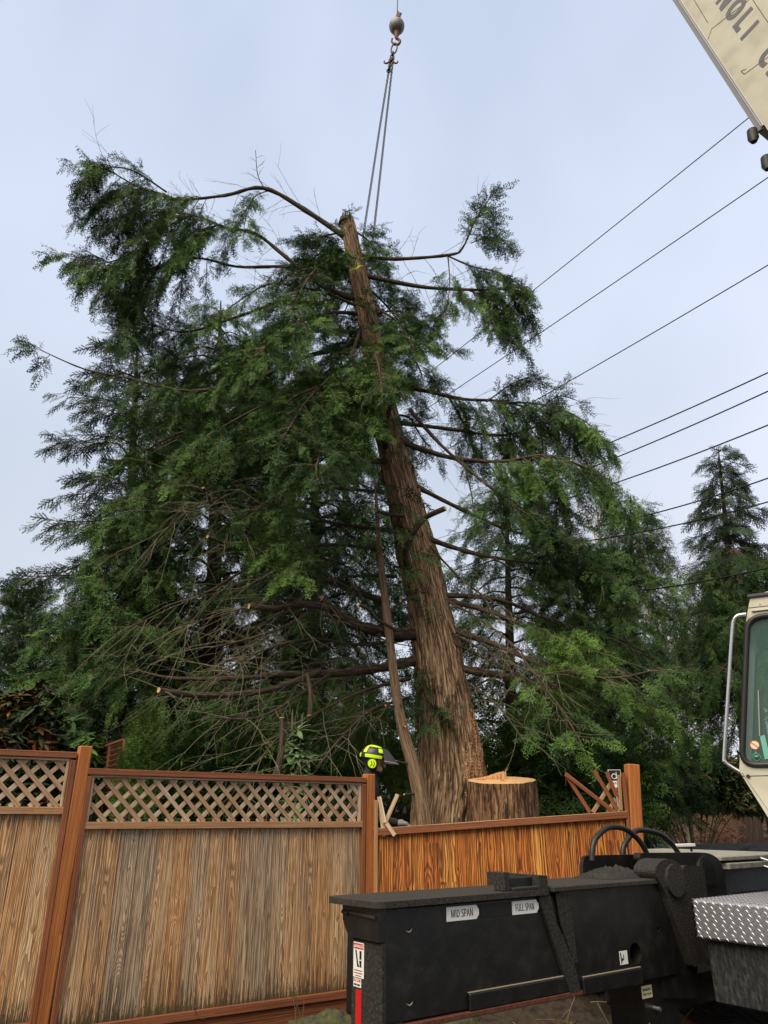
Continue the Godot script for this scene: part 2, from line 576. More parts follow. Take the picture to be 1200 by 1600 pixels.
# a whorl of long leaves
func make_tuft(sd: int, count: int, wide: float) -> ArrayMesh:
	var r := RandomNumberGenerator.new()
	r.seed = sd
	var v := PackedVector3Array()
	var n := PackedVector3Array()
	for k in count:
		var az := TAU * k / count + r.randf_range(-0.3, 0.3)
		var el := r.randf_range(-0.3, 0.75)
		var d := Vector3(cos(az) * cos(el), sin(el), sin(az) * cos(el))
		var s := d.cross(Vector3.UP).normalized() * wide
		var up := s.cross(d).normalized()
		var ln := r.randf_range(0.75, 1.1)
		var row := []
		for j in 5:
			var f := j / 4.0
			var c := d * ln * f - Vector3(0, 0.35 * f * f * ln, 0)
			var w := sin(PI * clampf(f * 0.9 + 0.08, 0, 1))
			row.append([c + s * w - up * w * 0.03, c + up * 0.02, c - s * w - up * w * 0.03])
		for j in 4:
			for e in 2:
				for q in [row[j][e], row[j + 1][e], row[j + 1][e + 1], row[j][e], row[j + 1][e + 1], row[j][e + 1]]:
					v.append(q)
					n.append((up + s.normalized() * (0.3 if e == 0 else -0.3)).normalized())
	return leaf_mesh(v, n)


class Leaves:
	var xf := []
	var col := []


func add_multimesh(called: String, meshes: Array, lv: Leaves, parent: Node) -> void:
	# one child for each of the spray shapes
	for k in meshes.size():
		var cnt := 0
		for j in lv.xf.size():
			if j % meshes.size() == k:
				cnt += 1
		if cnt == 0:
			continue
		var mm := MultiMesh.new()
		mm.transform_format = MultiMesh.TRANSFORM_3D
		mm.use_colors = true
		mm.mesh = meshes[k]
		mm.instance_count = cnt
		var at := 0
		for j in range(k, lv.xf.size(), meshes.size()):
			mm.set_instance_transform(at, lv.xf[j])
			mm.set_instance_color(at, lv.col[j])
			at += 1
		var o := MultiMeshInstance3D.new()
		o.name = called
		o.multimesh = mm
		o.set_meta("kind", "stuff")
		parent.add_child(o, true)


# hues are linear base colours [darkest, middle, brightest]
func leaf_color(hue: Array, patch: float) -> Color:
	var x := clampf(0.4 + patch * 1.0 + rng.randf_range(-0.4, 0.4), 0.0, 0.999) * 2.0
	var c: Color = hue[int(x)].lerp(hue[int(x) + 1], x - int(x))
	return c


const CEDAR := [Color(0.026, 0.057, 0.019), Color(0.055, 0.114, 0.03), Color(0.108, 0.196, 0.04)]
const FIR := [Color(0.02, 0.04, 0.022), Color(0.034, 0.062, 0.03), Color(0.055, 0.085, 0.034)]
const LIME := [Color(0.05, 0.1, 0.02), Color(0.09, 0.16, 0.03), Color(0.13, 0.21, 0.05)]

var patch_noise: FastNoiseLite
var clump_noise: FastNoiseLite


# side shoots and hanging sprays along a limb. o: start (fraction), shoot (m), step (m), spray (m), gap (m), droop, hue, sparse
func foliate(limb: PackedVector3Array, o: Dictionary, twigs: Geo, lv: Leaves) -> void:
	var total := 0.0
	for k in limb.size() - 1:
		total += limb[k].distance_to(limb[k + 1])
	var run := 0.0
	var next: float = total * o.start
	var side := 1.0
	for k in limb.size() - 1:
		var seg := limb[k].distance_to(limb[k + 1])
		var tn := (limb[k + 1] - limb[k]).normalized()
		while next <= run + seg:
			var p := limb[k] + tn * (next - run)
			var f := next / total
			var lat := tn.cross(Vector3.UP).normalized() * side
			var d := (lat * rng.randf_range(0.35, 1.0) + tn * rng.randf_range(0.3, 0.9) + Vector3.UP * rng.randf_range(-0.35, o.get("lift", 0.3))).normalized()
			var prof := sin(PI * clampf(0.22 + 0.68 * (f - o.start) / (1.0 - o.start + 0.001), 0, 1))
			var ln: float = o.shoot * (0.35 + 0.65 * prof) * rng.randf_range(0.55, 1.2)
			if clump_noise.get_noise_3dv(p) > o.get("clump", -0.2):
				shoot(p, d, ln, o, twigs, lv)
			side = -side
			next += o.step * rng.randf_range(0.6, 1.4)
		run += seg
	var e := limb.size() - 1
	shoot(limb[e], (limb[e] - limb[e - 1]).normalized(), o.shoot * 0.5, o, twigs, lv)


func shoot(p: Vector3, d: Vector3, ln: float, o: Dictionary, twigs: Geo, lv: Leaves) -> void:
	var n := maxi(3, int(ln / 0.22))
	var line := PackedVector3Array([p])
	var rad := PackedFloat32Array([0.004 + 0.006 * ln])
	var q := p
	var dir := d
	for j in n:
		dir = (dir + Vector3(rng.randf_range(-0.12, 0.12), -o.droop * ln / n * 1.4, rng.randf_range(-0.12, 0.12))).normalized()
		q += dir * ln / n
		line.append(q)
		rad.append((0.004 + 0.006 * ln) * (1.0 - 0.8 * (j + 1) / n) + 0.0015)
	twigs.tube(line, rad, 3, false)
	if o.spray <= 0.0:
		return
	var bare: float = o.get("bare", 0.12)
	var s := ln * bare
	var sd := 1.0
	var patch := patch_noise.get_noise_3dv(p)
	while s < ln:
		var at := s / ln * n
		var k := mini(int(at), n - 1)
		var pt := line[k].lerp(line[k + 1], at - k)
		var tn := (line[k + 1] - line[k]).normalized()
		var lat := tn.cross(Vector3.UP).normalized() * sd
		var fd := (tn * rng.randf_range(0.3, 1.0) + lat * rng.randf_range(0.1, o.get("spread", 0.8)) + Vector3.DOWN * rng.randf_range(-0.35, 0.3 + o.droop * 0.5)).normalized()
		put_spray(pt, fd, o, patch, lv)
		sd = -sd
		s += o.gap * rng.randf_range(0.6, 1.4)
	put_spray(q, (dir + Vector3.DOWN * 0.2).normalized(), o, patch, lv)


func put_spray(pt: Vector3, fd: Vector3, o: Dictionary, patch: float, lv: Leaves) -> void:
	var b := frame_from(fd, Vector3(rng.randf_range(-0.5, 0.5), 1, rng.randf_range(-0.5, 0.5)))
	b = b.rotated(fd, rng.randfn(0.0, 0.8))
	var s: float = o.spray * rng.randf_range(0.6, 1.3)
	lv.xf.append(Transform3D(b * Basis.from_scale(Vector3(s, s, s * o.get("narrow", 0.75))), pt))
	lv.col.append(leaf_color(o.hue, patch))


func limb_radii(n: int, r0: float, r1: float) -> PackedFloat32Array:
	var r := PackedFloat32Array()
	for k in n:
		r.append(lerpf(r0, r1, pow(float(k) / (n - 1), 0.8)) * (1.0 + 0.16 * sin(k * 2.3 + r0 * 400.0) * sin(k * 0.9) if r0 > r1 * 1.3 else 1.0))
	return r


func wiggle(p: PackedVector3Array, amount: float) -> PackedVector3Array:
	for k in range(1, p.size()):
		p[k] += Vector3(rng.randf_range(-1, 1), rng.randf_range(-1, 1), rng.randf_range(-1, 1)) * amount
	return p


# fluted bark column along a path
func trunk_geo(path: PackedVector3Array, rad: PackedFloat32Array, segs: int, flute: float, sd: int, per := 12) -> Geo:
	var line := curve(path, per)
	var rr := PackedFloat32Array()
	for k in rad.size() - 1:
		for j in per:
			rr.append(lerpf(rad[k], rad[k + 1], float(j) / per))
	rr.append(rad[rad.size() - 1])
	var f := noise(sd, 1.0, 4, FastNoiseLite.TYPE_SIMPLEX)
	var p := PackedVector3Array()
	var uv := PackedVector2Array()
	var run := 0.0
	for k in line.size():
		var tn := (line[mini(k + 1, line.size() - 1)] - line[maxi(k - 1, 0)]).normalized()
		var sx := tn.cross(Vector3(0, 0, 1)).normalized()
		var sz := sx.cross(tn)
		if k > 0:
			run += line[k].distance_to(line[k - 1])
		for j in segs + 1:
			var an := TAU * (j % segs) / segs
			var c := cos(an)
			var s := sin(an)
			var ridge := absf(f.get_noise_3d(c * 5.5, run * 0.7, s * 5.5)) * 1.4 + absf(f.get_noise_3d(c * 14.0, run * 1.6, s * 14.0 + 30.0)) * 0.7
			var lump := f.get_noise_3d(c * 0.9, run * 0.35, s * 0.9 + 9.0)
			var r := rr[k] * (1.0 + lump * 0.16) + flute * (ridge - 0.4) * minf(1.0, rr[k] * 3.0)
			p.append(line[k] + (sx * c + sz * s) * r)
			uv.append(Vector2(float(j) / segs * 4.0, run * 0.5))
	var g := Geo.new()
	g.grid(p, uv, line.size(), segs + 1, true)
	return g


# a whole conifer: trunk, limbs, twigs, foliage
func conifer(called: String, label: String, base: Vector3, top: Vector3, reach: float, o: Dictionary) -> Node3D:
	rng.seed = o.seed
	var t := thing(called, label, "tree", base, o.get("group", ""))
	var up := top - base
	var h := up.length()
	var r0: float = o.get("trunk", 0.018 * h)
	var g := trunk_geo(pts([Vector3.ZERO, up * 0.35, up * 0.7, up]), PackedFloat32Array([r0, r0 * 0.75, r0 * 0.4, 0.015]), 14, 0.01, o.seed, 5)
	part("trunk", g, o.get("bark", M.dark_bark), t)
	var twigs := Geo.new()
	var limbs := Geo.new()
	var lv := Leaves.new()
	var cnt: int = o.limbs
	for k in cnt:
		var f: float = lerpf(o.from, 0.985, pow((k + 0.5) / cnt, o.get("crowd", 0.85)))
		var az := k * 2.39996 + rng.randf_range(-0.4, 0.4)
		var ln: float = reach * pow(1.0 - (f - o.from) / (1.0 - o.from), o.get("taper", 0.75)) * rng.randf_range(0.65, 1.15) + 0.25
		if o.has("skew"):
			ln *= 1.0 + o.skew * cos(az - o.get("skew_az", 0.0))
		var dirh := Vector3(cos(az), 0, sin(az))
		var p0 := up * f
		var rise: float = o.get("rise", 0.15)
		var dip: float = o.get("dip", 0.35)
		var line := pts([p0, p0 + dirh * ln * 0.3 + Vector3.UP * ln * rise * 0.3, p0 + dirh * ln * 0.65 + Vector3.UP * ln * (rise * 0.3 - dip * 0.35), p0 + dirh * ln + Vector3.UP * ln * (rise * 0.3 - dip * 0.6)])
		line = curve(wiggle(line, 0.05 * ln * 0.5), 3)
		limbs.tube(line, limb_radii(line.size(), 0.012 + 0.012 * ln, 0.006), 5, false, Vector2(1, 1))
		foliate(line, o, twigs, lv)
	var lm := part("limbs", limbs, o.get("bark", M.dark_bark), t)
	lm.set_meta("kind", "stuff")
	var tw := part("twigs", twigs, o.get("twig", M.red_twig), t)
	tw.set_meta("kind", "stuff")
	add_multimesh("foliage", o.get("meshes", fronds), lv, t)
	return t


# leafy bush: leaf clumps through an uneven dome, on thin stems
func bush(called: String, label: String, category: String, base: Vector3, size: Vector3, count: int, meshes: Array, spray: float, hue: Array, sd: int, group := "", upright := 0.2, twig_mat: Material = null) -> Node3D:
	rng.seed = sd
	var t := thing(called, label, category, base, group)
	var lv := Leaves.new()
	var stems := Geo.new()
	var f := noise(sd, 0.9, 2)
	for k in 26:
		var az := rng.randf() * TAU
		var e := Vector3(cos(az) * size.x * rng.randf_range(0.2, 0.8), size.y * rng.randf_range(0.5, 0.92), sin(az) * size.z * rng.randf_range(0.2, 0.8))
		var mid := e * 0.5 + Vector3(0, size.y * 0.1, 0)
		var line := curve(pts([Vector3(e.x * 0.1, 0, e.z * 0.1), mid, e]), 4)
		stems.tube(line, limb_radii(line.size(), 0.018, 0.004), 4, false)
	for k in count:
		var d := Vector3(rng.randfn(), rng.randfn() * 0.9 + 0.25, rng.randfn()).normalized()
		if d.y < -0.25:
			d.y = -d.y
		var r := pow(rng.randf(), 0.45) * (0.82 + 0.35 * f.get_noise_3dv(d * 2.2))
		var p := Vector3(d.x * size.x * r, size.y * (0.48 + 0.5 * d.y * r), d.z * size.z * r)
		var fd := (d + Vector3(rng.randfn(), rng.randfn(), rng.randfn()) * 0.5 + Vector3.UP * upright).normalized()
		var b := frame_from(fd, Vector3.UP).rotated(fd, rng.randfn(0, 0.7))
		if upright > 5.0:
			b = Basis(Vector3.UP, rng.randf() * TAU).rotated(Vector3(1, 0, 0), rng.randfn(0, 0.35)).rotated(Vector3(0, 0, 1), rng.randfn(0, 0.35))
		var s := spray * rng.randf_range(0.65, 1.3)
		lv.xf.append(Transform3D(b * Basis.from_scale(Vector3(s, s, s)), p))
		lv.col.append(leaf_color(hue, f.get_noise_3dv(p * 1.3)))
	part("stems", stems, twig_mat if twig_mat else M.twig, t).set_meta("kind", "stuff")
	add_multimesh("foliage", meshes, lv, t)
	return t


# leafless tree: forking twigs
func bare_tree(label: String, base: Vector3, h: float, spread: float, sd: int) -> void:
	rng.seed = sd
	var t := thing("bare_tree", label, "tree", base)
	var tr := Geo.new()
	var top := Vector3(rng.randf_range(-0.3, 0.3), h, 0)
	var line := curve(pts([Vector3.ZERO, top * 0.5 + Vector3(0.15, 0, 0), top]), 8)
	tr.tube(line, limb_radii(line.size(), 0.1, 0.012), 7)
	part("trunk", tr, M.twig, t)
	var tw := Geo.new()
	for k in 110:
		var f := rng.randf_range(0.35, 0.99)
		var az := rng.randf() * TAU
		var ln := spread * (1.15 - f) * rng.randf_range(0.6, 1.3) + 0.5
		fork(tw, top * f + Vector3(0.15 * sin(f * PI), 0, 0), Vector3(cos(az) * 0.6, 1.0, sin(az) * 0.6).normalized(), ln, 0.02, 3)
	part("twigs", tw, M.pale_twig, t).set_meta("kind", "stuff")


func fork(g: Geo, p: Vector3, d: Vector3, ln: float, r: float, depth: int) -> void:
	var line := PackedVector3Array([p])
	var q := p
	var dir := d
	for j in 4:
		dir = (dir + Vector3(rng.randf_range(-0.2, 0.2), rng.randf_range(-0.12, 0.16), rng.randf_range(-0.2, 0.2))).normalized()
		q += dir * ln / 4
		line.append(q)
		if depth > 1 and j > 0:
			fork(g, q, (dir + Vector3(rng.randf_range(-0.8, 0.8), rng.randf_range(0, 0.4), rng.randf_range(-0.8, 0.8))).normalized(), ln * rng.randf_range(0.4, 0.65), r * 0.55, depth - 1)
	g.tube(line, limb_radii(5, r, r * 0.35), 3, false)


# dead, leafless side shoots: long thin curved twigs
func twiggy(line: PackedVector3Array, from: float, step: float, ln: float, droop: float, g: Geo) -> void:
	var total := 0.0
	for k in line.size() - 1:
		total += line[k].distance_to(line[k + 1])
	var s := total * from
	var run := 0.0
	var side := 1.0
	for k in line.size() - 1:
		var seg := line[k].distance_to(line[k + 1])
		var tn := (line[k + 1] - line[k]).normalized()
		while s < run + seg:
			var p := line[k] + tn * (s - run)
			var lat := tn.cross(Vector3.UP).normalized() * side
			bare_shoot(g, p, (lat * rng.randf_range(0.3, 1.0) + tn * rng.randf_range(0.2, 1.0) + Vector3.UP * rng.randf_range(-0.5, 0.4)).normalized(), ln * rng.randf_range(0.5, 1.3), droop, 0.0052, 2)
			side = -side
			s += step * rng.randf_range(0.5, 1.5)
		run += seg


func bare_shoot(g: Geo, p: Vector3, d: Vector3, ln: float, droop: float, r: float, depth: int) -> void:
	var line := PackedVector3Array([p])
	var q := p
	var dir := d
	var n := 6
	for j in n:
		dir = (dir + Vector3(rng.randf_range(-0.13, 0.13), rng.randf_range(-0.1, 0.1) - droop * ln / n, rng.randf_range(-0.13, 0.13))).normalized()
		q += dir * ln / n
		line.append(q)
		if depth > 1 and j > 0 and rng.randf() < 0.7:
			bare_shoot(g, q, (dir + Vector3(rng.randf_range(-0.7, 0.7), rng.randf_range(-0.5, 0.3), rng.randf_range(-0.7, 0.7))).normalized(), ln * rng.randf_range(0.25, 0.55), droop, r * 0.6, depth - 1)
	g.tube(line, limb_radii(n + 1, r, r * 0.4), 3, false)


# ---------------------------------------------------------------- setting
func ground_y(x: float, d: float) -> float:
	var y := 0.028 * maxf(0.0, d - 4.0)
	var behind := smoothstep(-0.1, 0.9, d - (7.2 + clampf(x + 0.15, -3.0, 0.0) * 0.66))
	y += 0.36 * behind * (1.0 - smoothstep(2.6, 4.2, x))
	return y


func make_ground() -> void:
	var f := noise(5, 0.5, 4)
	var p := PackedVector3Array()
	var uv := PackedVector2Array()
	var ds := []
	var d := -8.0
	while d < 400.0:
		ds.append(d)
		d += 0.12 if d > 1.0 and d < 12.0 else (0.7 if d < 45.0 else d * 0.25)
	var xs := []
	var x := -300.0
	while x < 300.0:
		xs.append(x)
		x += 0.16 if absf(x) < 6.0 else (0.9 if absf(x) < 25.0 else absf(x) * 0.3)
	for dd in ds:
		for xx in xs:
			var bump := 0.05 * f.get_noise_2d(xx * 2.0, dd * 2.0) + 0.02 * f.get_noise_2d(xx * 9.0, dd * 9.0)
			if dd > 17.0 and dd < 36.0 and xx > 0.0:
				bump = -0.02
			p.append(Vector3(xx, ground_y(xx, dd) + bump, -dd))
			uv.append(Vector2(xx, dd))
	var g := Geo.new()
	g.grid(p, uv, ds.size(), xs.size())
	structure("ground", g, M.soil)
	# the road that passes behind the crane
	var rp := PackedVector3Array()
	var ru := PackedVector2Array()
	for k in 8:
		for j in 30:
			var xx := 1.0 + j * 2.2
			var dd := 19.0 + k * 1.6
			rp.append(Vector3(xx, ground_y(xx, dd) + 0.012, -dd))
			ru.append(Vector2(xx, dd) * 0.7)
	var rg := Geo.new()
	rg.grid(rp, ru, 8, 30)
	structure("road", rg, M.asphalt)


# ---------------------------------------------------------------- fence
func stick(called: String, a: Vector3, b: Vector3, w: float, th: float, face: Vector3, m: Material, parent: Node, bev := 0.003) -> MeshInstance3D:
	var y := (b - a)
	var z := (face - y.normalized() * face.dot(y.normalized())).normalized()
	var g := Geo.new()
	g.box(Transform3D.IDENTITY, Vector3(w, y.length(), th), bev, Vector2(maxf(w, 0.06), 1.9 if y.length() < 1.9 else y.length()), Vector2(rng.randf(), rng.randf()))
	return part(called, g, m, parent, Transform3D(Basis(y.normalized().cross(z), y.normalized(), z), (a + b) * 0.5))


func panel_node(fence: Node3D, a: Vector3, b: Vector3, label: String) -> Node3D:
	var o := Node3D.new()
	o.name = "fence_panel"
	fence.add_child(o, true)
	var d := Vector3(b.x - a.x, 0, b.z - a.z).normalized()
	o.transform = Transform3D(Basis(d, Vector3.UP, d.cross(Vector3.UP)), a)
	o.set_meta("label", label)
	return o


func lattice(o: Node3D, x0: float, x1: float, y0: float, y1: float, gap: float) -> void:
	var h := y1 - y0
	for layer in 2:
		var s := x0 - h
		while s < x1:
			# from (s, y0) to (s + h, y1), or mirrored, clipped to the opening
			var c := clampf(x0 - s, 0.0, h)
			var e := clampf(x1 - s, 0.0, h)
			if e - c > 0.04:
				var p := Vector3(s + c, y0 + c, 0)
				var q := Vector3(s + e, y0 + e, 0)
				if layer == 0:
					p = Vector3(s + c, y1 - c, 0.009)
					q = Vector3(s + e, y1 - e, 0.009)
				stick("lath", p, q, 0.032, 0.008, Vector3(0, 0, 1), M.lath[1 - layer] if rng.randf() < 0.8 else M.lath[layer], o, 0.0015)
			s += gap


func solid_panel(o: Node3D, ln: float, y_bot: float, y_mid: float, y_top: float, mats: Array, kick: float) -> void:
	var x := 0.035
	var meshes := []
	for k in 4:
		var g := Geo.new()
		g.box(Transform3D.IDENTITY, Vector3(0.139, y_mid - y_bot, 0.018), 0.004, Vector2(0.139, y_mid - y_bot), Vector2.ZERO)
		meshes.append(g.mesh())
	while x < ln - 0.03:
		var w := minf(0.14, ln - 0.03 - x)
		var b := part("board", meshes[rng.randi() % 4], mats[(int(x / 0.14) * 5 + rng.randi() % 2) % mats.size()], o, Transform3D(Basis(Vector3.UP, rng.randf_range(-0.03, 0.03)) * Basis(Vector3(0, 0, 1), rng.randf_range(-0.002, 0.002)) * Basis.from_scale(Vector3((w - rng.randf_range(0.001, 0.005)) / 0.139 * (1 if rng.randf() < 0.5 else -1), 1, 1)), Vector3(x + w * 0.5, (y_bot + y_mid) * 0.5, rng.randf_range(-0.002, 0.002))))
		b.scale.x = absf(b.scale.x)
		x += 0.14
	# nail heads, two to a board, near the rails
	var nails := Geo.new()
	x = 0.035
	while x < ln - 0.03:
		for yy in [y_mid - 0.05, y_bot + 0.07]:
			for dx in [0.032, 0.105]:
				var q := Vector3(x + dx + rng.randf_range(-0.01, 0.01), yy + rng.randf_range(-0.012, 0.012), 0.0095)
				nails.tube(pts([q, q + Vector3(0, 0, 0.002)]), PackedFloat32Array([0.0038, 0.0034]), 6)
		x += 0.14
	part("nail_heads", nails, M.steel, o).set_meta("kind", "stuff")
	var f := Vector3(0, 0, 1)
	stick("rail", Vector3(0, y_mid + 0.012, 0.022), Vector3(ln, y_mid + 0.012, 0.022), 0.05, 0.05, f, M.pale_rail, o)
	stick("rail", Vector3(0, y_bot - 0.02, 0.02), Vector3(ln, y_bot - 0.02, 0.02), 0.055, 0.05, f, M.rail, o)
	if kick > 0.0:
		stick("kickboard", Vector3(0, y_bot - 0.05 - kick * 0.5, 0.0), Vector3(ln, y_bot - 0.05 - kick * 0.5, 0.0), kick, 0.038, f, M.rail, o)
	# uprights beside the posts
	for xx in [0.019, ln - 0.019]:
		stick("trim", Vector3(xx, y_bot - 0.2, 0.03), Vector3(xx, y_top - 0.055, 0.03), 0.038, 0.04, f, M.rail, o)
	if y_top > y_mid + 0.1:
		stick("top_rail", Vector3(0, y_top - 0.02, 0.008), Vector3(ln, y_top - 0.02, 0.008), 0.044, 0.085, f, M.rail, o)
		var la := y_mid + 0.037
		var lb := y_top - 0.042
		stick("lattice_frame", Vector3(0.04, lb - 0.009, 0.012), Vector3(ln - 0.04, lb - 0.009, 0.012), 0.017, 0.036, f, M.lath[0], o)
		for xx in [0.05, ln - 0.05]:
			stick("lattice_frame", Vector3(xx, la, 0.012), Vector3(xx, lb - 0.018, 0.012), 0.019, 0.036, f, M.lath[0], o)
		lattice(o, 0.058, ln - 0.058, la, lb - 0.016, 0.128)


func make_fence() -> void:
	rng.seed = 11
	var fence := thing("wooden_fence", "cedar board fence with lattice top, one end panel bright orange and smashed", "fence", Vector3(-0.15, 0, -7.2))
	var off := -fence.position
	var p0 := Vector3(-2.275, 0, -5.8)
	var p1 := Vector3(-0.15, 0, -7.2)
	var p2 := Vector3(2.345, 0, -7.5)
	var pm := Vector3(-4.35, 0, -4.6)
	var f0 := Vector3(0.55, 0, 0.83)
	stick("post", p0 + off + Vector3(-0.02, 0, 0), p0 + off + Vector3(0.012, 2.11, 0), 0.09, 0.09, f0, M.post, fence, 0.006)
	stick("post", p1 + off, p1 + off + Vector3(0.01, 1.985, 0), 0.09, 0.09, f0, M.post, fence, 0.006)
	stick("post", p2 + off + Vector3(-0.1, 0, 0), p2 + off + Vector3(0.06, 2.09, 0), 0.115, 0.115, Vector3(0.1, 0, 1), M.post, fence, 0.007)
	stick("post", pm + off, pm + off + Vector3(0, 2.2, 0), 0.09, 0.09, f0, M.post, fence, 0.006)
	var d := (p1 - p0).normalized()
	var mid := panel_node(fence, p0 + off + d * 0.046, p1 + off - d * 0.046, "weathered grey brown panel of upright boards under a pale lattice")
	solid_panel(mid, p0.distance_to(p1) - 0.092, 0.3, 1.545, 1.95, M.old_boards, 0.13)
	d = (p0 - pm).normalized()
	var left := panel_node(fence, pm + off + d * 0.046, p0 + off - d * 0.046, "weathered panel with lattice set one step higher than its neighbour")
	solid_panel(left, p0.distance_to(pm) - 0.092, 0.36, 1.645, 2.06, M.old_boards, 0.13)
	# end panel: fresh orange boards, its lattice broken away, rail sloping up
	d = (p2 - p1).normalized()
	var o := panel_node(fence, p1 + off + d * 0.046, p2 + off - d * 0.06, "bright orange brown boards under a sloping rail with splintered lattice stubs")
	var ln := p1.distance_to(p2) - 0.106
	var ya := 1.475
	var yb := 1.625
	var x := 0.045
	while x < ln - 0.02:
		var w := minf(0.142, ln - 0.02 - x)
		var top := lerpf(ya, yb, (x + w * 0.5) / ln)
		stick("board", Vector3(x + w * 0.5, 0.3, rng.randf_range(-0.002, 0.002)), Vector3(x + w * 0.5, top, 0), w - 0.001, 0.018, Vector3(0, 0, 1), M.new_boards[int(x / 0.142) * 5 % 6], o, 0.004)
		x += 0.142
	var f := Vector3(0, 0, 1)
	stick("rail", Vector3(0, ya + 0.012, 0.02), Vector3(ln, yb + 0.012, 0.02), 0.055, 0.06, f, M.rail, o)
	stick("rail_cap", Vector3(0.0, ya + 0.043, 0.008), Vector3(ln, yb + 0.043, 0.008), 0.007, 0.085, f, M.pale_rail, o)
	stick("rail", Vector3(0, 0.28, 0.02), Vector3(ln, 0.28, 0.02), 0.055, 0.05, f, M.rail, o)
	stick("trim", Vector3(0.03, 0.2, 0.035), Vector3(0.025, 1.76, 0.035), 0.036, 0.04, f, M.pale_rail, o)
	stick("lattice_frame", Vector3(ln - 0.05, yb + 0.05, 0.02), Vector3(ln - 0.03, 1.99, 0.02), 0.03, 0.03, f, M.pale_rail, o)
	stick("trim", Vector3(ln - 0.015, 0.2, 0.03), Vector3(ln + 0.01, 2.01, 0.03), 0.034, 0.03, f, M.rail, o)
	# broken laths
	for q in [[0.075, 1.49, 0.225, 1.81, 0.0], [0.055, 1.79, 0.105, 1.57, 0.012], [0.095, 1.60, 0.195, 1.465, 0.02], [0.06, 1.77, 0.1, 1.46, -0.008]]:
		stick("lath", Vector3(q[0], q[1], 0.03 + q[4]), Vector3(q[2], q[3], 0.05 + q[4]), 0.036, 0.008, f, M.lath[0], o, 0.0015)
	for q in [[1.845, 2.0, 2.30, 1.655, 0.02, 1], [1.86, 1.99, 2.06, 1.66, 0.0, 1], [2.14, 2.03, 2.33, 1.68, 0.012, 1], [2.09, 1.66, 2.31, 1.93, -0.004, 0], [2.235, 1.66, 2.33, 1.78, -0.004, 0], [2.255, 2.02, 2.33, 1.80, 0.03, 1]]:
		stick("lath", Vector3(q[0], q[1], q[4]), Vector3(q[2], q[3], q[4]), 0.037, 0.008, f, M.red_lath if q[5] == 1 else M.lath[1], o, 0.0015)


func make_back_fences() -> void:
	rng.seed = 12
	# slatted fence behind, left
	var a: Vector3 = Vector3(-4.874, 2.579, -12.500)
	var b: Vector3 = Vector3(-3.661, 2.636, -10.800)
	var t := thing("slatted_fence", "reddish brown slatted fence panel beyond the tall left post", "fence", Vector3(b.x, 0, b.z))
	var off := -t.position
	var top_a := a.y
	var top_b := b.y
	for k in 12:
		var y := 0.045 + k * 0.072
		stick("slat", Vector3(a.x, top_a - y, a.z) + off, Vector3(b.x, top_b - y, b.z) + off, 0.066, 0.014, Vector3(0.1, -0.35, 1), M.red_fence, t)
	for f in [0.02, 0.34, 0.68, 1.0]:
		var p := Vector3(lerpf(a.x, b.x, f), lerpf(top_a, top_b, f), lerpf(a.z, b.z, f)) + off + Vector3(0, 0, 0.02)
		stick("post", Vector3(p.x, 0.3, p.z), p + Vector3(0, 0.02, 0), 0.045, 0.04, Vector3(0.3, 0, 1), M.red_fence if f < 0.9 else M.post, t)
	stick("rail", a + off + Vector3(0, 0.005, 0.02), b + off + Vector3(0, 0.005, 0.02), 0.03, 0.05, Vector3(0.1, 0, 1), M.red_fence, t)
	# lattice fence far behind the trunk
	var c: Vector3 = Vector3(-0.446, 2.371, -13.500)
	var e: Vector3 = Vector3(1.112, 2.287, -13.500)
	var t2 := thing("lattice_fence", "dull brown lattice topped fence seen between worker and leaning trunk", "fence", Vector3(c.x, 0.6, c.z))
	var ln := e.x - c.x
	for k in int(ln / 0.15):
		stick("board", Vector3(0.075 + k * 0.15, -0.1, 0), Vector3(0.075 + k * 0.15, 1.02, 0), 0.148, 0.02, Vector3(0, 0, 1), M.old_fence, t2)
	stick("rail", Vector3(0, 1.06, 0.02), Vector3(ln, 1.06, 0.02), 0.07, 0.05, Vector3(0, 0, 1), M.old_fence, t2)
	stick("rail", Vector3(0, 1.62, 0.02), Vector3(ln, 1.62, 0.02), 0.07, 0.05, Vector3(0, 0, 1), M.old_fence, t2)
	stick("top_rail", Vector3(0, 1.73, 0.0), Vector3(ln, 1.73, 0.0), 0.12, 0.05, Vector3(0, 0, 1), M.wood_grey, t2)
	for k in 14:
		for s in [-1, 1]:
			stick("lath", Vector3(0.06 + k * 0.13, 1.34 - s * 0.24, 0.004 * s), Vector3(0.06 + k * 0.13 + 0.3, 1.34 + s * 0.24, 0.004 * s), 0.036, 0.006, Vector3(0, 0, 1), M.old_fence, t2)
	# low rail fence by the road
	var r0: Vector3 = Vector3(11.389, 0.870, -31.000)
	var r1: Vector3 = Vector3(15.329, 1.107, -29.000)
	var t3 := thing("rail_fence", "low dark wooden rail fence along the far road edge", "fence", Vector3(r0.x, ground_y(r0.x, 31.0), r0.z))
	var along := r1 - r0
	for k in 5:
		var p := along * (k / 4.0) * Vector3(1, 0, 1)
		stick("post", p + Vector3(0, -0.3, 0), p + Vector3(0.02 * (k % 2), 0.62, 0), 0.14, 0.14, Vector3(0, 0, 1), M.wood_grey, t3)
	for y in [0.18, 0.42]:
		stick("rail", Vector3(0, y, 0.1), along * Vector3(1, 0, 1) + Vector3(0, y, 0.1), 0.13, 0.06, Vector3(0, 0, 1), M.old_fence, t3)


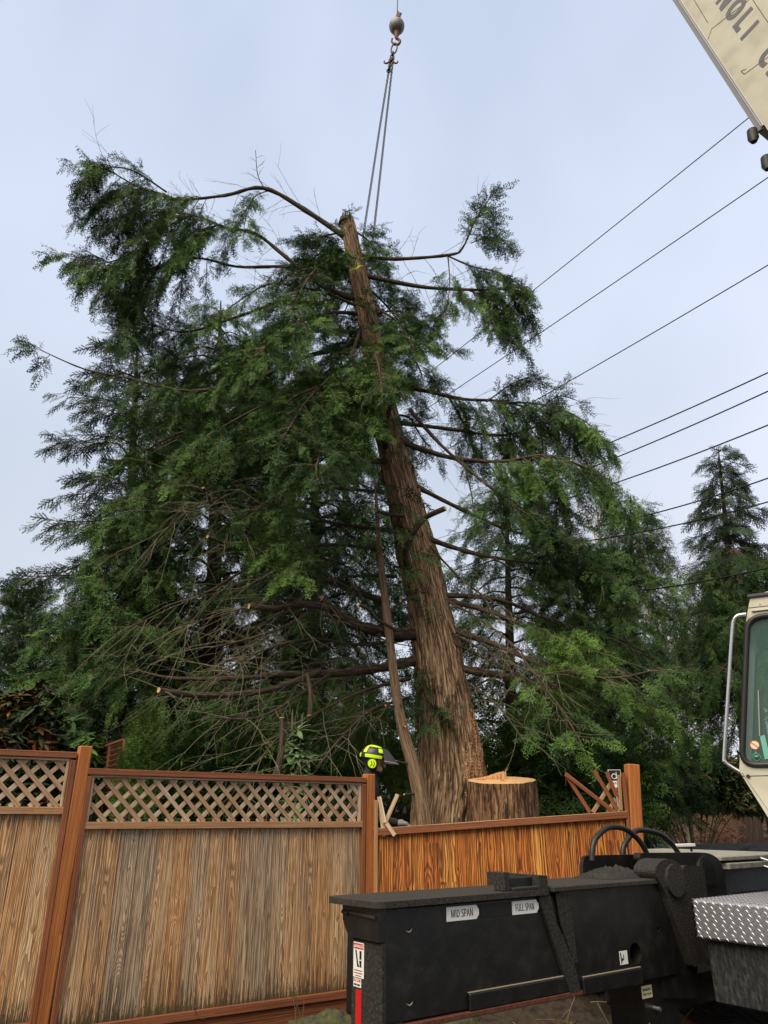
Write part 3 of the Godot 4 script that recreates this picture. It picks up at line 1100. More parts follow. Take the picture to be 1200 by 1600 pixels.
func make_sign() -> void:
	var p: Vector3 = Vector3(2.407, 1.993, -8.100)
	var t := thing("yard_sign", "small black and white shield sign with ring mark behind broken lattice", "sign", Vector3(p.x, ground_y(p.x, 8.1), p.z))
	var y := p.y - t.position.y
	part("stake", rod(Vector3(0, -0.1, -0.012), Vector3(0, y, -0.012), 0.008), M.grey_paint, t)
	var g := Geo.new()
	var shape := PackedVector2Array([Vector2(-0.066, 0.085), Vector2(0.066, 0.085), Vector2(0.06, -0.03), Vector2(0.03, -0.082), Vector2(0, -0.092), Vector2(-0.03, -0.082), Vector2(-0.06, -0.03)])
	g.prism(shape, -0.004, 0.0)
	var pl := part("plate", g, M.white, t, Transform3D(Basis.IDENTITY, Vector3(0, y, 0)))
	var k := Geo.new()
	k.prism(PackedVector2Array([Vector2(-0.06, 0.08), Vector2(0.06, 0.08), Vector2(0.056, -0.022), Vector2(-0.056, -0.022)]), 0.001, 0.003)
	part("print", k, M.black, pl)
	var ring := Geo.new()
	var rp := PackedVector3Array()
	var rr := PackedFloat32Array()
	for j in 17:
		rp.append(Vector3(-0.008 + cos(TAU * j / 16) * 0.024, 0.018 + sin(TAU * j / 16) * 0.024, 0.003))
		rr.append(0.0045)
	ring.tube(rp, rr, 5)
	ring.tube(pts([Vector3(0.016, 0.06, 0.003), Vector3(0.016, -0.006, 0.003)]), PackedFloat32Array([0.0045, 0.0045]), 5)
	part("emblem", ring, M.white, pl)
	for j in 3:
		var b := Geo.new()
		b.box(Transform3D(Basis.IDENTITY, Vector3(-0.02 + j * 0.02, -0.048, 0.002)), Vector3(0.012, 0.018, 0.002), 0.0005)
		part("print", b, M.grey_print, pl)


# ---------------------------------------------------------------- power lines
func make_wires() -> void:
	var rows := [[Vector3(7.010, 13.995, -9.987), Vector3(1.460, 13.464, -17.644)], [Vector3(7.023, 12.413, -9.969), Vector3(2.139, 12.328, -16.708)], [Vector3(6.808, 10.649, -10.266), Vector3(3.344, 10.638, -15.045)], [Vector3(6.561, 8.627, -10.605), Vector3(4.554, 8.720, -13.375)], [Vector3(6.521, 8.293, -10.662), Vector3(4.569, 8.341, -13.354)], [Vector3(6.447, 7.693, -10.763), Vector3(4.750, 7.790, -13.104)], [Vector3(6.336, 6.780, -10.916), Vector3(5.132, 6.882, -12.578)], [Vector3(6.288, 6.383, -10.983), Vector3(5.022, 6.583, -12.730)], [Vector3(6.157, 5.309, -11.164), Vector3(4.953, 5.469, -12.824)]]
	var words := ["topmost power line crossing behind the hanging right foliage", "second power line from the top at the right", "third power line down, widest gap below it", "fourth overhead line down, first of the lower close pair", "fifth overhead line down, second of the lower close pair", "sixth overhead line down, passing the bare twigs", "seventh overhead line down, crossing the spruce upper branches", "eighth overhead line down, crossing the middle of the spruce", "lowest overhead line, just above the crane cab level"]
	for k in rows.size():
		var a: Vector3 = rows[k][0]
		var b: Vector3 = rows[k][1]
		var d := b - a
		var q0 := a - d * 0.6
		var q1 := b + d * 0.7
		var line := PackedVector3Array()
		var rad := PackedFloat32Array()
		for j in 25:
			var f := j / 24.0
			line.append(q0.lerp(q1, f) + Vector3(0, -0.12 * (f * (1.0 - f) * 4.0 - 0.85), 0))
			rad.append(0.011 if k < 3 else 0.013)
		var g := Geo.new()
		g.tube(line, rad, 5)
		var o := part("power_line", g, M.black, self)
		tag(o, words[k], "power line", "overhead lines across the right sky")


# ---------------------------------------------------------------- the leaning cedar
func make_cedar() -> void:
	rng.seed = 2024
	var path := pts([Vector3(0.843, 0.598, -11.200), Vector3(0.890, 1.517, -11.178), Vector3(0.951, 2.281, -11.156), Vector3(0.851, 3.652, -11.133), Vector3(0.673, 4.795, -11.111), Vector3(0.389, 6.257, -11.089), Vector3(0.120, 7.553, -11.067), Vector3(-0.079, 8.692, -11.044), Vector3(-0.420, 10.785, -11.022), Vector3(-0.740, 12.437, -11.000)])
	var base := path[0]
	var t := thing("cedar_tree", "huge leaning cedar with limbed trunk, chained at its cut top", "tree", base)
	for k in path.size():
		path[k] -= base
	var rad := PackedFloat32Array([0.56, 0.5, 0.46, 0.38, 0.31, 0.27, 0.23, 0.2, 0.165, 0.13])
	var tg := trunk_geo(path, rad, 170, 0.045, 7, 26)
	var tr := part("trunk", tg, M.bark, t)
	# loose fibrous strips of bark standing off the trunk
	var strips := Geo.new()
	var cols := 171
	var rows := tg.v.size() / cols
	for k in 620:
		var c := rng.randi_range(1, cols - 3)
		var ln := rng.randi_range(5, 22)
		var r0 := rng.randi_range(8, rows - ln - 6)
		var sp := PackedVector3Array()
		var su := PackedVector2Array()
		var peel := rng.randf_range(0.0, 0.05) if rng.randf() < 0.35 else 0.0
		for j in ln:
			var q := (r0 + j) * cols + c
			var f := float(j) / (ln - 1)
			var out := tg.n[q] * (0.008 + peel * pow(f, 3.0))
			var wd := (tg.v[q + 1] - tg.v[q]) * rng.randf_range(0.5, 0.9) * (0.4 + 0.6 * sin(PI * clampf(f, 0.05, 0.95)))
			for e in 3:
				sp.append(tg.v[q] + out * (1.0 if e == 1 else 0.55) + wd * (e - 1.0))
				su.append(tg.t[q] + Vector2((e - 1) * 0.02 + 0.3, 0.2))
		strips.grid(sp, su, ln, 3)
	part("bark_strips", strips, M.bark, tr).set_meta("kind", "stuff")
	# torn top and flat butt
	var cap := Geo.new()
	var tip := path[9]
	for k in 12:
		var an := k * TAU / 12
		var q := tip + Vector3(cos(an) * 0.12, 0, sin(an) * 0.12)
		cap.tube(pts([q - Vector3(0, 0.12, 0), q + Vector3(rng.randf_range(-0.02, 0.02), rng.randf_range(0.02, 0.13), 0)]), PackedFloat32Array([0.045, 0.012]), 5)
	cap.tube(pts([tip - Vector3(0, 0.1, 0), tip + Vector3(0, 0.01, 0)]), PackedFloat32Array([0.13, 0.12]), 12)
	part("torn_top", cap, M.limb_bark, tr)
	var butt := Geo.new()
	butt.tube(pts([path[0], path[0] - Vector3(0, 0.02, 0)]), PackedFloat32Array([0.56, 0.55]), 24)
	part("cut_face", butt, M.cut, tr)
	# fresh sawdust caught on the bark above the cut
	var dust := Geo.new()
	for vi in tg.v.size():
		var q := tg.v[vi]
		var f := (q.y - path[1].y) / (path[2].y - path[1].y)
		if f < 0.1 or f > 2.0 or q.z - path[2].z < -0.15:
			continue
		var side := (q.x - lerpf(path[1].x, path[2].x, f) + 0.1 * maxf(0.0, f - 1.0)) / 0.44
		if rng.randf() > smoothstep(0.2, 0.85, side + 0.1 - absf(f - 1.05) * 0.4) * 1.0:
			continue
		for rep in 16:
			var e := q + tg.n[vi] * 0.004 + Vector3(rng.randf_range(-0.014, 0.014), rng.randf_range(-0.03, 0.03), rng.randf_range(-0.004, 0.004))
			var s := rng.randf_range(0.005, 0.012)
			var bs := frame_from(tg.n[vi].cross(Vector3(rng.randfn(), rng.randfn(), rng.randfn())), tg.n[vi])
			bs = Basis(bs.x, bs.z, bs.y)
			dust.poly([e - bs.x * s, e - bs.y * s * 0.6, e + bs.x * s, e + bs.y * s * 0.6], tg.n[vi])
	part("sawdust", dust, M.cut, tr).set_meta("kind", "stuff")
	var lv := Leaves.new()
	var twigs := Geo.new()
	var dead := Geo.new()
	var hang := {"start": 0.4, "shoot": 0.95, "step": 0.10, "spray": 0.25, "gap": 0.036, "droop": 0.8, "hue": CEDAR, "lift": 0.7, "spread": 0.8, "bare": 0.12, "narrow": 0.85, "clump": -0.26}
	# green limbs: [path, butt radius, where the foliage starts, shoot length, step]
	var green := [
		[pts([Vector3(-0.655, 11.905, -11.000), Vector3(-1.496, 12.517, -10.867), Vector3(-2.311, 12.924, -10.733), Vector3(-3.076, 12.685, -10.600), Vector3(-3.933, 12.401, -10.467), Vector3(-4.650, 12.646, -10.333), Vector3(-5.308, 12.923, -10.200)]), 0.06, 0.6, 1.0, 0.075, 1],
		[pts([Vector3(-0.451, 10.471, -11.000), Vector3(-1.133, 10.763, -10.943), Vector3(-1.875, 11.394, -10.886), Vector3(-2.446, 11.918, -10.829), Vector3(-3.059, 12.068, -10.771), Vector3(-3.679, 12.283, -10.714), Vector3(-4.462, 12.306, -10.657), Vector3(-5.073, 12.012, -10.600)]), 0.055, 0.55, 0.9, 0.075, 1],
		[pts([Vector3(-0.534, 11.219, -11.000), Vector3(-0.979, 11.355, -11.067), Vector3(-1.968, 11.398, -11.133), Vector3(-2.847, 11.472, -11.200), Vector3(-3.750, 11.673, -11.267), Vector3(-4.740, 11.432, -11.333), Vector3(-5.707, 11.889, -11.400)]), 0.05, 0.55, 1.0, 0.075, 1],
		[pts([Vector3(-3.777, 12.568, -11.000), Vector3(-4.242, 12.299, -10.975), Vector3(-4.485, 11.795, -10.950), Vector3(-4.779, 10.853, -10.925), Vector3(-4.806, 10.246, -10.900)]), 0.025, 0.1, 0.6, 0.07],
		[pts([Vector3(-3.680, 12.571, -10.600), Vector3(-4.178, 11.836, -10.500), Vector3(-4.638, 11.060, -10.400), Vector3(-5.123, 10.679, -10.300), Vector3(-5.503, 10.806, -10.200)]), 0.022, 0.15, 0.7, 0.075, 1],
		[pts([Vector3(-3.983, 12.538, -10.600), Vector3(-4.540, 12.839, -10.700), Vector3(-5.124, 12.778, -10.800), Vector3(-5.751, 12.550, -10.900)]), 0.02, 0.1, 0.7, 0.075, 1],
		[pts([Vector3(-4.189, 12.734, -10.600), Vector3(-4.779, 13.012, -10.400), Vector3(-5.248, 12.923, -10.200), Vector3(-5.513, 12.415, -10.000)]), 0.02, 0.1, 0.6, 0.075, 1],
		[pts([Vector3(-4.264, 11.373, -11.000), Vector3(-4.437, 10.655, -10.867), Vector3(-4.579, 9.832, -10.733), Vector3(-4.578, 9.321, -10.600)]), 0.02, 0.1, 0.6, 0.075, 1],
		[pts([Vector3(-3.131, 12.128, -10.800), Vector3(-3.381, 11.841, -10.667), Vector3(-3.656, 11.332, -10.533), Vector3(-3.760, 10.986, -10.400)]), 0.02, 0.1, 0.55, 0.07, 1],
		[pts([Vector3(-2.304, 13.188, -11.000), Vector3(-2.570, 12.812, -10.833), Vector3(-2.619, 12.156, -10.667), Vector3(-2.603, 11.528, -10.500)]), 0.012, 0.2, 0.35, 0.1],
		[pts([Vector3(1.211, 11.407, -10.900), Vector3(1.240, 10.747, -10.800), Vector3(1.093, 10.087, -10.700), Vector3(1.015, 9.661, -10.600)]), 0.012, 0.2, 0.4, 0.09, 1],
		[pts([Vector3(1.890, 10.747, -10.800), Vector3(2.157, 10.310, -10.800), Vector3(2.299, 9.813, -10.800), Vector3(2.384, 9.399, -10.800)]), 0.014, 0.1, 0.5, 0.075, 1],
		[pts([Vector3(1.643, 10.527, -10.800), Vector3(1.824, 10.008, -10.600), Vector3(1.878, 9.442, -10.400)]), 0.012, 0.2, 0.4, 0.09, 1],
		[pts([Vector3(1.636, 11.656, -10.800), Vector3(1.938, 11.764, -10.750), Vector3(2.223, 11.593, -10.700)]), 0.01, 0.1, 0.35, 0.08, 1],
		[pts([Vector3(2.039, 8.367, -11.200), Vector3(2.250, 7.824, -11.333), Vector3(2.457, 7.263, -11.467), Vector3(2.560, 6.834, -11.600)]), 0.014, 0.1, 0.5, 0.08],
		[pts([Vector3(2.743, 7.315, -11.200), Vector3(2.873, 6.702, -11.050), Vector3(2.896, 6.177, -10.900)]), 0.014, 0.1, 0.5, 0.08],
		[pts([Vector3(1.283, 7.198, -10.900), Vector3(1.404, 6.587, -10.800), Vector3(1.472, 6.093, -10.700)]), 0.014, 0.1, 0.45, 0.09],
		[pts([Vector3(-0.449, 10.325, -11.000), Vector3(-1.176, 10.547, -10.825), Vector3(-1.976, 10.547, -10.650), Vector3(-2.440, 10.159, -10.475), Vector3(-2.865, 9.607, -10.300)]), 0.035, 0.5, 0.6, 0.16],
		[pts([Vector3(-0.828, 10.325, -11.000), Vector3(-1.814, 10.632, -11.200), Vector3(-2.918, 10.343, -11.400), Vector3(-3.926, 10.197, -11.600), Vector3(-5.055, 10.804, -11.800)]), 0.045, 0.55, 0.8, 0.1],
		[pts([Vector3(-0.462, 9.474, -11.000), Vector3(-1.353, 9.084, -10.833), Vector3(-2.194, 8.578, -10.667), Vector3(-3.213, 8.217, -10.500), Vector3(-4.247, 8.335, -10.333), Vector3(-4.945, 8.448, -10.167), Vector3(-5.586, 8.608, -10.000)]), 0.05, 0.3, 0.55, 0.1, 1],
		[pts([Vector3(-0.667, 11.219, -11.000), Vector3(-1.050, 10.958, -10.533), Vector3(-1.327, 10.264, -10.067), Vector3(-1.445, 9.214, -9.600)]), 0.03, 0.2, 0.7, 0.07],
		[pts([Vector3(-0.612, 11.528, -11.000), Vector3(-1.013, 11.990, -11.333), Vector3(-1.428, 12.130, -11.667), Vector3(-1.706, 11.763, -12.000)]), 0.03, 0.2, 0.7, 0.08],
		[pts([Vector3(-0.495, 10.180, -11.000), Vector3(-0.993, 9.634, -10.300), Vector3(-1.529, 8.838, -9.600), Vector3(-1.852, 7.748, -8.900)]), 0.045, 0.2, 0.9, 0.075],
		[pts([Vector3(-0.285, 9.064, -11.000), Vector3(-0.737, 8.396, -10.200), Vector3(-1.146, 7.412, -9.400), Vector3(-1.366, 6.323, -8.600)]), 0.05, 0.2, 0.9, 0.075],
		[pts([Vector3(-0.111, 8.144, -11.000), Vector3(-0.511, 7.628, -10.133), Vector3(-0.828, 6.689, -9.267), Vector3(-0.900, 5.749, -8.400)]), 0.05, 0.25, 0.8, 0.075],
		[pts([Vector3(-0.409, 9.894, -11.000), Vector3(-0.595, 8.785, -10.400), Vector3(-0.697, 7.660, -9.800), Vector3(-0.682, 6.549, -9.200)]), 0.04, 0.2, 0.7, 0.075],
		[pts([Vector3(-0.169, 8.663, -11.000), Vector3(-1.072, 8.321, -10.467), Vector3(-2.003, 7.509, -9.933), Vector3(-2.603, 6.657, -9.400)]), 0.05, 0.3, 0.9, 0.075],
		[pts([Vector3(0.000, 7.641, -11.000), Vector3(-0.965, 7.531, -10.800), Vector3(-1.880, 7.184, -10.600), Vector3(-2.735, 6.736, -10.400), Vector3(-3.438, 6.310, -10.200)]), 0.055, 0.35, 0.9, 0.08],
		[pts([Vector3(0.000, 8.144, -11.000), Vector3(-1.356, 8.479, -11.125), Vector3(-2.495, 8.293, -11.250), Vector3(-3.613, 7.847, -11.375), Vector3(-4.497, 7.405, -11.500)]), 0.055, 0.35, 0.9, 0.08],
		[pts([Vector3(-0.349, 9.753, -11.000), Vector3(-1.581, 10.123, -11.500), Vector3(-2.747, 9.890, -12.000), Vector3(-3.856, 9.777, -12.500)]), 0.05, 0.3, 0.95, 0.08],
		[pts([Vector3(0.000, 8.663, -11.000), Vector3(-1.185, 8.814, -11.667), Vector3(-2.468, 8.653, -12.333), Vector3(-3.586, 8.448, -13.000)]), 0.05, 0.3, 0.95, 0.08],
		[pts([Vector3(0.108, 7.153, -11.000), Vector3(-0.610, 6.753, -10.433), Vector3(-1.235, 6.156, -9.867), Vector3(-1.765, 5.506, -9.300)]), 0.045, 0.4, 0.7, 0.11],
		[pts([Vector3(-0.348, 9.613, -11.000), Vector3(-0.104, 8.508, -10.000), Vector3(0.000, 7.379, -9.000)]), 0.025, 0.4, 0.45, 0.1],
		[pts([Vector3(-0.481, 10.916, -11.000), Vector3(0.000, 11.197, -11.900), Vector3(0.542, 11.087, -12.800)]), 0.04, 0.2, 0.8, 0.07],
		[pts([Vector3(-0.293, 10.036, -11.000), Vector3(0.243, 10.099, -11.467), Vector3(0.618, 9.697, -11.933), Vector3(0.825, 9.562, -12.400)]), 0.04, 0.15, 0.75, 0.07],
		[pts([Vector3(-0.177, 10.325, -11.000), Vector3(0.226, 9.730, -10.600), Vector3(0.481, 8.837, -10.200)]), 0.03, 0.2, 0.6, 0.08],
		# right side
		[pts([Vector3(-0.489, 11.528, -11.000), Vector3(0.242, 11.379, -10.920), Vector3(1.205, 11.353, -10.840), Vector3(1.468, 11.495, -10.760), Vector3(1.761, 12.011, -10.680), Vector3(1.934, 12.490, -10.600)]), 0.045, 0.72, 0.6, 0.06, 1],
		[pts([Vector3(1.224, 11.528, -11.000), Vector3(1.687, 11.208, -10.900), Vector3(2.139, 10.970, -10.800), Vector3(2.505, 10.517, -10.700)]), 0.02, 0.2, 0.75, 0.075, 1],
		[pts([Vector3(-0.302, 11.037, -11.000), Vector3(0.718, 10.790, -10.975), Vector3(1.666, 10.651, -10.950), Vector3(2.371, 10.586, -10.925), Vector3(2.672, 10.246, -10.900)]), 0.05, 0.52, 0.8, 0.085, 1],
		[pts([Vector3(0.000, 8.663, -11.000), Vector3(0.679, 8.568, -11.100), Vector3(1.365, 8.499, -11.200), Vector3(2.059, 8.454, -11.300), Vector3(2.756, 8.355, -11.400), Vector3(3.347, 8.282, -11.500)]), 0.05, 0.32, 0.75, 0.085, 1],
		[pts([Vector3(1.783, 8.298, -11.000), Vector3(2.315, 8.856, -11.300), Vector3(2.684, 9.188, -11.600)]), 0.015, 0.2, 0.4, 0.09, 1],
		[pts([Vector3(0.272, 7.517, -11.000), Vector3(1.073, 7.218, -10.940), Vector3(1.916, 7.116, -10.880), Vector3(2.650, 7.121, -10.820), Vector3(3.255, 6.973, -10.760), Vector3(3.675, 6.677, -10.700)]), 0.055, 0.4, 0.85, 0.08, 1],
		[pts([Vector3(0.220, 7.890, -11.000), Vector3(1.124, 7.919, -11.275), Vector3(2.178, 7.943, -11.550), Vector3(3.312, 8.362, -11.825), Vector3(4.068, 8.109, -12.100)]), 0.045, 0.35, 0.8, 0.09, 1],
		[pts([Vector3(0.444, 8.144, -11.000), Vector3(0.960, 7.385, -10.800), Vector3(1.633, 6.494, -10.600), Vector3(2.268, 5.946, -10.400), Vector3(2.851, 5.368, -10.200), Vector3(3.526, 4.476, -10.000)]), 0.035, 0.35, 0.6, 0.1],
		[pts([Vector3(2.040, 8.394, -11.200), Vector3(2.601, 8.429, -11.150), Vector3(3.133, 8.203, -11.100), Vector3(3.586, 7.856, -11.050), Vector3(3.753, 7.517, -11.000)]), 0.02, 0.15, 0.55, 0.08, 1],
		[pts([Vector3(2.732, 8.296, -11.300), Vector3(3.128, 8.649, -11.400), Vector3(3.444, 8.684, -11.500)]), 0.014, 0.1, 0.4, 0.08],
		[pts([Vector3(3.039, 7.203, -11.100), Vector3(3.401, 6.941, -10.933), Vector3(3.629, 6.571, -10.767), Vector3(3.685, 6.161, -10.600)]), 0.016, 0.1, 0.5, 0.08, 1],
		[pts([Vector3(2.133, 7.126, -10.900), Vector3(2.377, 6.556, -10.733), Vector3(2.498, 5.929, -10.567), Vector3(2.520, 5.442, -10.400)]), 0.016, 0.1, 0.55, 0.08, 1],
		[pts([Vector3(1.148, 8.587, -11.300), Vector3(1.382, 8.289, -11.467), Vector3(1.553, 7.858, -11.633), Vector3(1.615, 7.556, -11.800)]), 0.016, 0.1, 0.5, 0.09, 1],
		[pts([Vector3(0.530, 6.679, -11.000), Vector3(1.281, 6.324, -11.250), Vector3(2.159, 6.078, -11.500), Vector3(3.066, 5.941, -11.750), Vector3(3.968, 5.563, -12.000)]), 0.045, 0.35, 0.85, 0.085],
		[pts([Vector3(0.515, 5.828, -11.000), Vector3(1.225, 5.600, -10.975), Vector3(1.820, 5.376, -10.950), Vector3(2.618, 5.314, -10.925), Vector3(3.410, 5.253, -10.900)]), 0.055, 0.5, 0.8, 0.09],
		[pts([Vector3(0.845, 4.763, -11.000), Vector3(1.544, 4.492, -10.750), Vector3(2.146, 4.137, -10.500), Vector3(2.714, 3.893, -10.250), Vector3(3.465, 3.357, -10.000)]), 0.05, 0.45, 0.75, 0.085],
		[pts([Vector3(0.897, 4.815, -11.000), Vector3(1.819, 4.769, -11.200), Vector3(2.749, 4.510, -11.400), Vector3(3.691, 4.247, -11.600), Vector3(4.527, 3.877, -11.800)]), 0.05, 0.4, 0.85, 0.085],
		[pts([Vector3(1.075, 4.258, -11.000), Vector3(1.680, 3.906, -10.600), Vector3(2.309, 3.524, -10.200), Vector3(2.973, 3.339, -9.800), Vector3(3.525, 3.414, -9.400)]), 0.055, 0.5, 0.75, 0.08],
		[pts([Vector3(1.149, 3.675, -11.000), Vector3(1.888, 3.515, -10.900), Vector3(2.606, 3.359, -10.800), Vector3(3.309, 3.252, -10.700), Vector3(3.960, 2.928, -10.600)]), 0.07, 0.45, 0.75, 0.09],
		[pts([Vector3(0.972, 4.110, -11.000), Vector3(1.723, 3.607, -10.400), Vector3(2.185, 3.072, -9.800), Vector3(2.321, 2.527, -9.200)]), 0.03, 0.5, 0.6, 0.13],
		[pts([Vector3(0.862, 3.675, -11.000), Vector3(0.565, 3.509, -10.867), Vector3(0.596, 3.122, -10.733), Vector3(0.612, 2.928, -10.600)]), 0.012, 0.15, 0.4, 0.09],
		# low left, ends in fans of fresh green
		[pts([Vector3(0.433, 3.790, -11.000), Vector3(-0.094, 3.684, -10.800), Vector3(-0.737, 3.554, -10.600), Vector3(-1.444, 3.472, -10.400), Vector3(-1.944, 3.392, -10.200), Vector3(-2.772, 3.357, -10.000), Vector3(-3.285, 3.448, -9.800), Vector3(-3.742, 3.287, -9.600)]), 0.085, 0.84, 0.6, 0.08],
		[pts([Vector3(-1.029, 5.773, -11.000), Vector3(-1.417, 5.432, -10.100), Vector3(-1.537, 4.908, -9.200)]), 0.02, 0.3, 0.5, 0.09],
		[pts([Vector3(-0.608, 5.340, -11.000), Vector3(-1.018, 5.097, -10.000), Vector3(-1.240, 4.573, -9.000)]), 0.02, 0.4, 0.45, 0.1]]
	for q in green:
		var line: PackedVector3Array = q[0]
		for k in line.size():
			line[k] -= base
		line = curve(wiggle(line, 0.045), 5)
		var g := Geo.new()
		g.tube(line, limb_radii(line.size(), q[1], 0.008), 8, true, Vector2(1, 1.2))
		part("limb", g, M.limb_bark, t)
		var o := hang.duplicate()
		o.start = q[2]
		if q.size() > 5:   # lacy, hanging ends
			o.droop = 1.5
			o.lift = 0.25
			o.spray = 0.29
			o.narrow = 0.65
			o.clump = -0.4
		o.shoot = q[3] * 1.2
		o.step = q[4] * (0.85 if q.size() < 6 else 1.1)
		foliate(line, o, twigs, lv)
		if q[2] > 0.3:
			twiggy(line, 0.1, 0.2, 0.75, 0.3, dead)
	# short leafy limbs crowding round the upper trunk
	for k in 40:
		var f := lerpf(5.8, 8.9, pow((k + 0.5) / 40.0, 0.8))
		var c: Vector3 = path[int(f)].lerp(path[int(f) + 1], f - int(f))
		var an := k * 2.39996
		var d := Vector3(cos(an), 0, sin(an))
		if d.z > 0.45 or (d.x > 0.5 and k % 2 == 0):
			continue
		var ln := rng.randf_range(0.7, 1.5) * (1.15 if d.x < 0.0 else 0.85) * (0.75 if f > 8.0 else 1.0)
		var line := curve(wiggle(pts([c, c + d * ln * 0.4 + Vector3(0, 0.05, 0), c + d * ln * 0.75 + Vector3(0, -0.12, 0), c + d * ln + Vector3(0, -0.4, 0)]), 0.05), 4)
		var g := Geo.new()
		g.tube(line, limb_radii(line.size(), 0.028, 0.006), 6, true, Vector2(1, 1.2))
		part("limb", g, M.limb_bark, t)
		var o := hang.duplicate()
		o.start = 0.3
		o.shoot = 0.6
		o.step = 0.11
		foliate(line, o, twigs, lv)
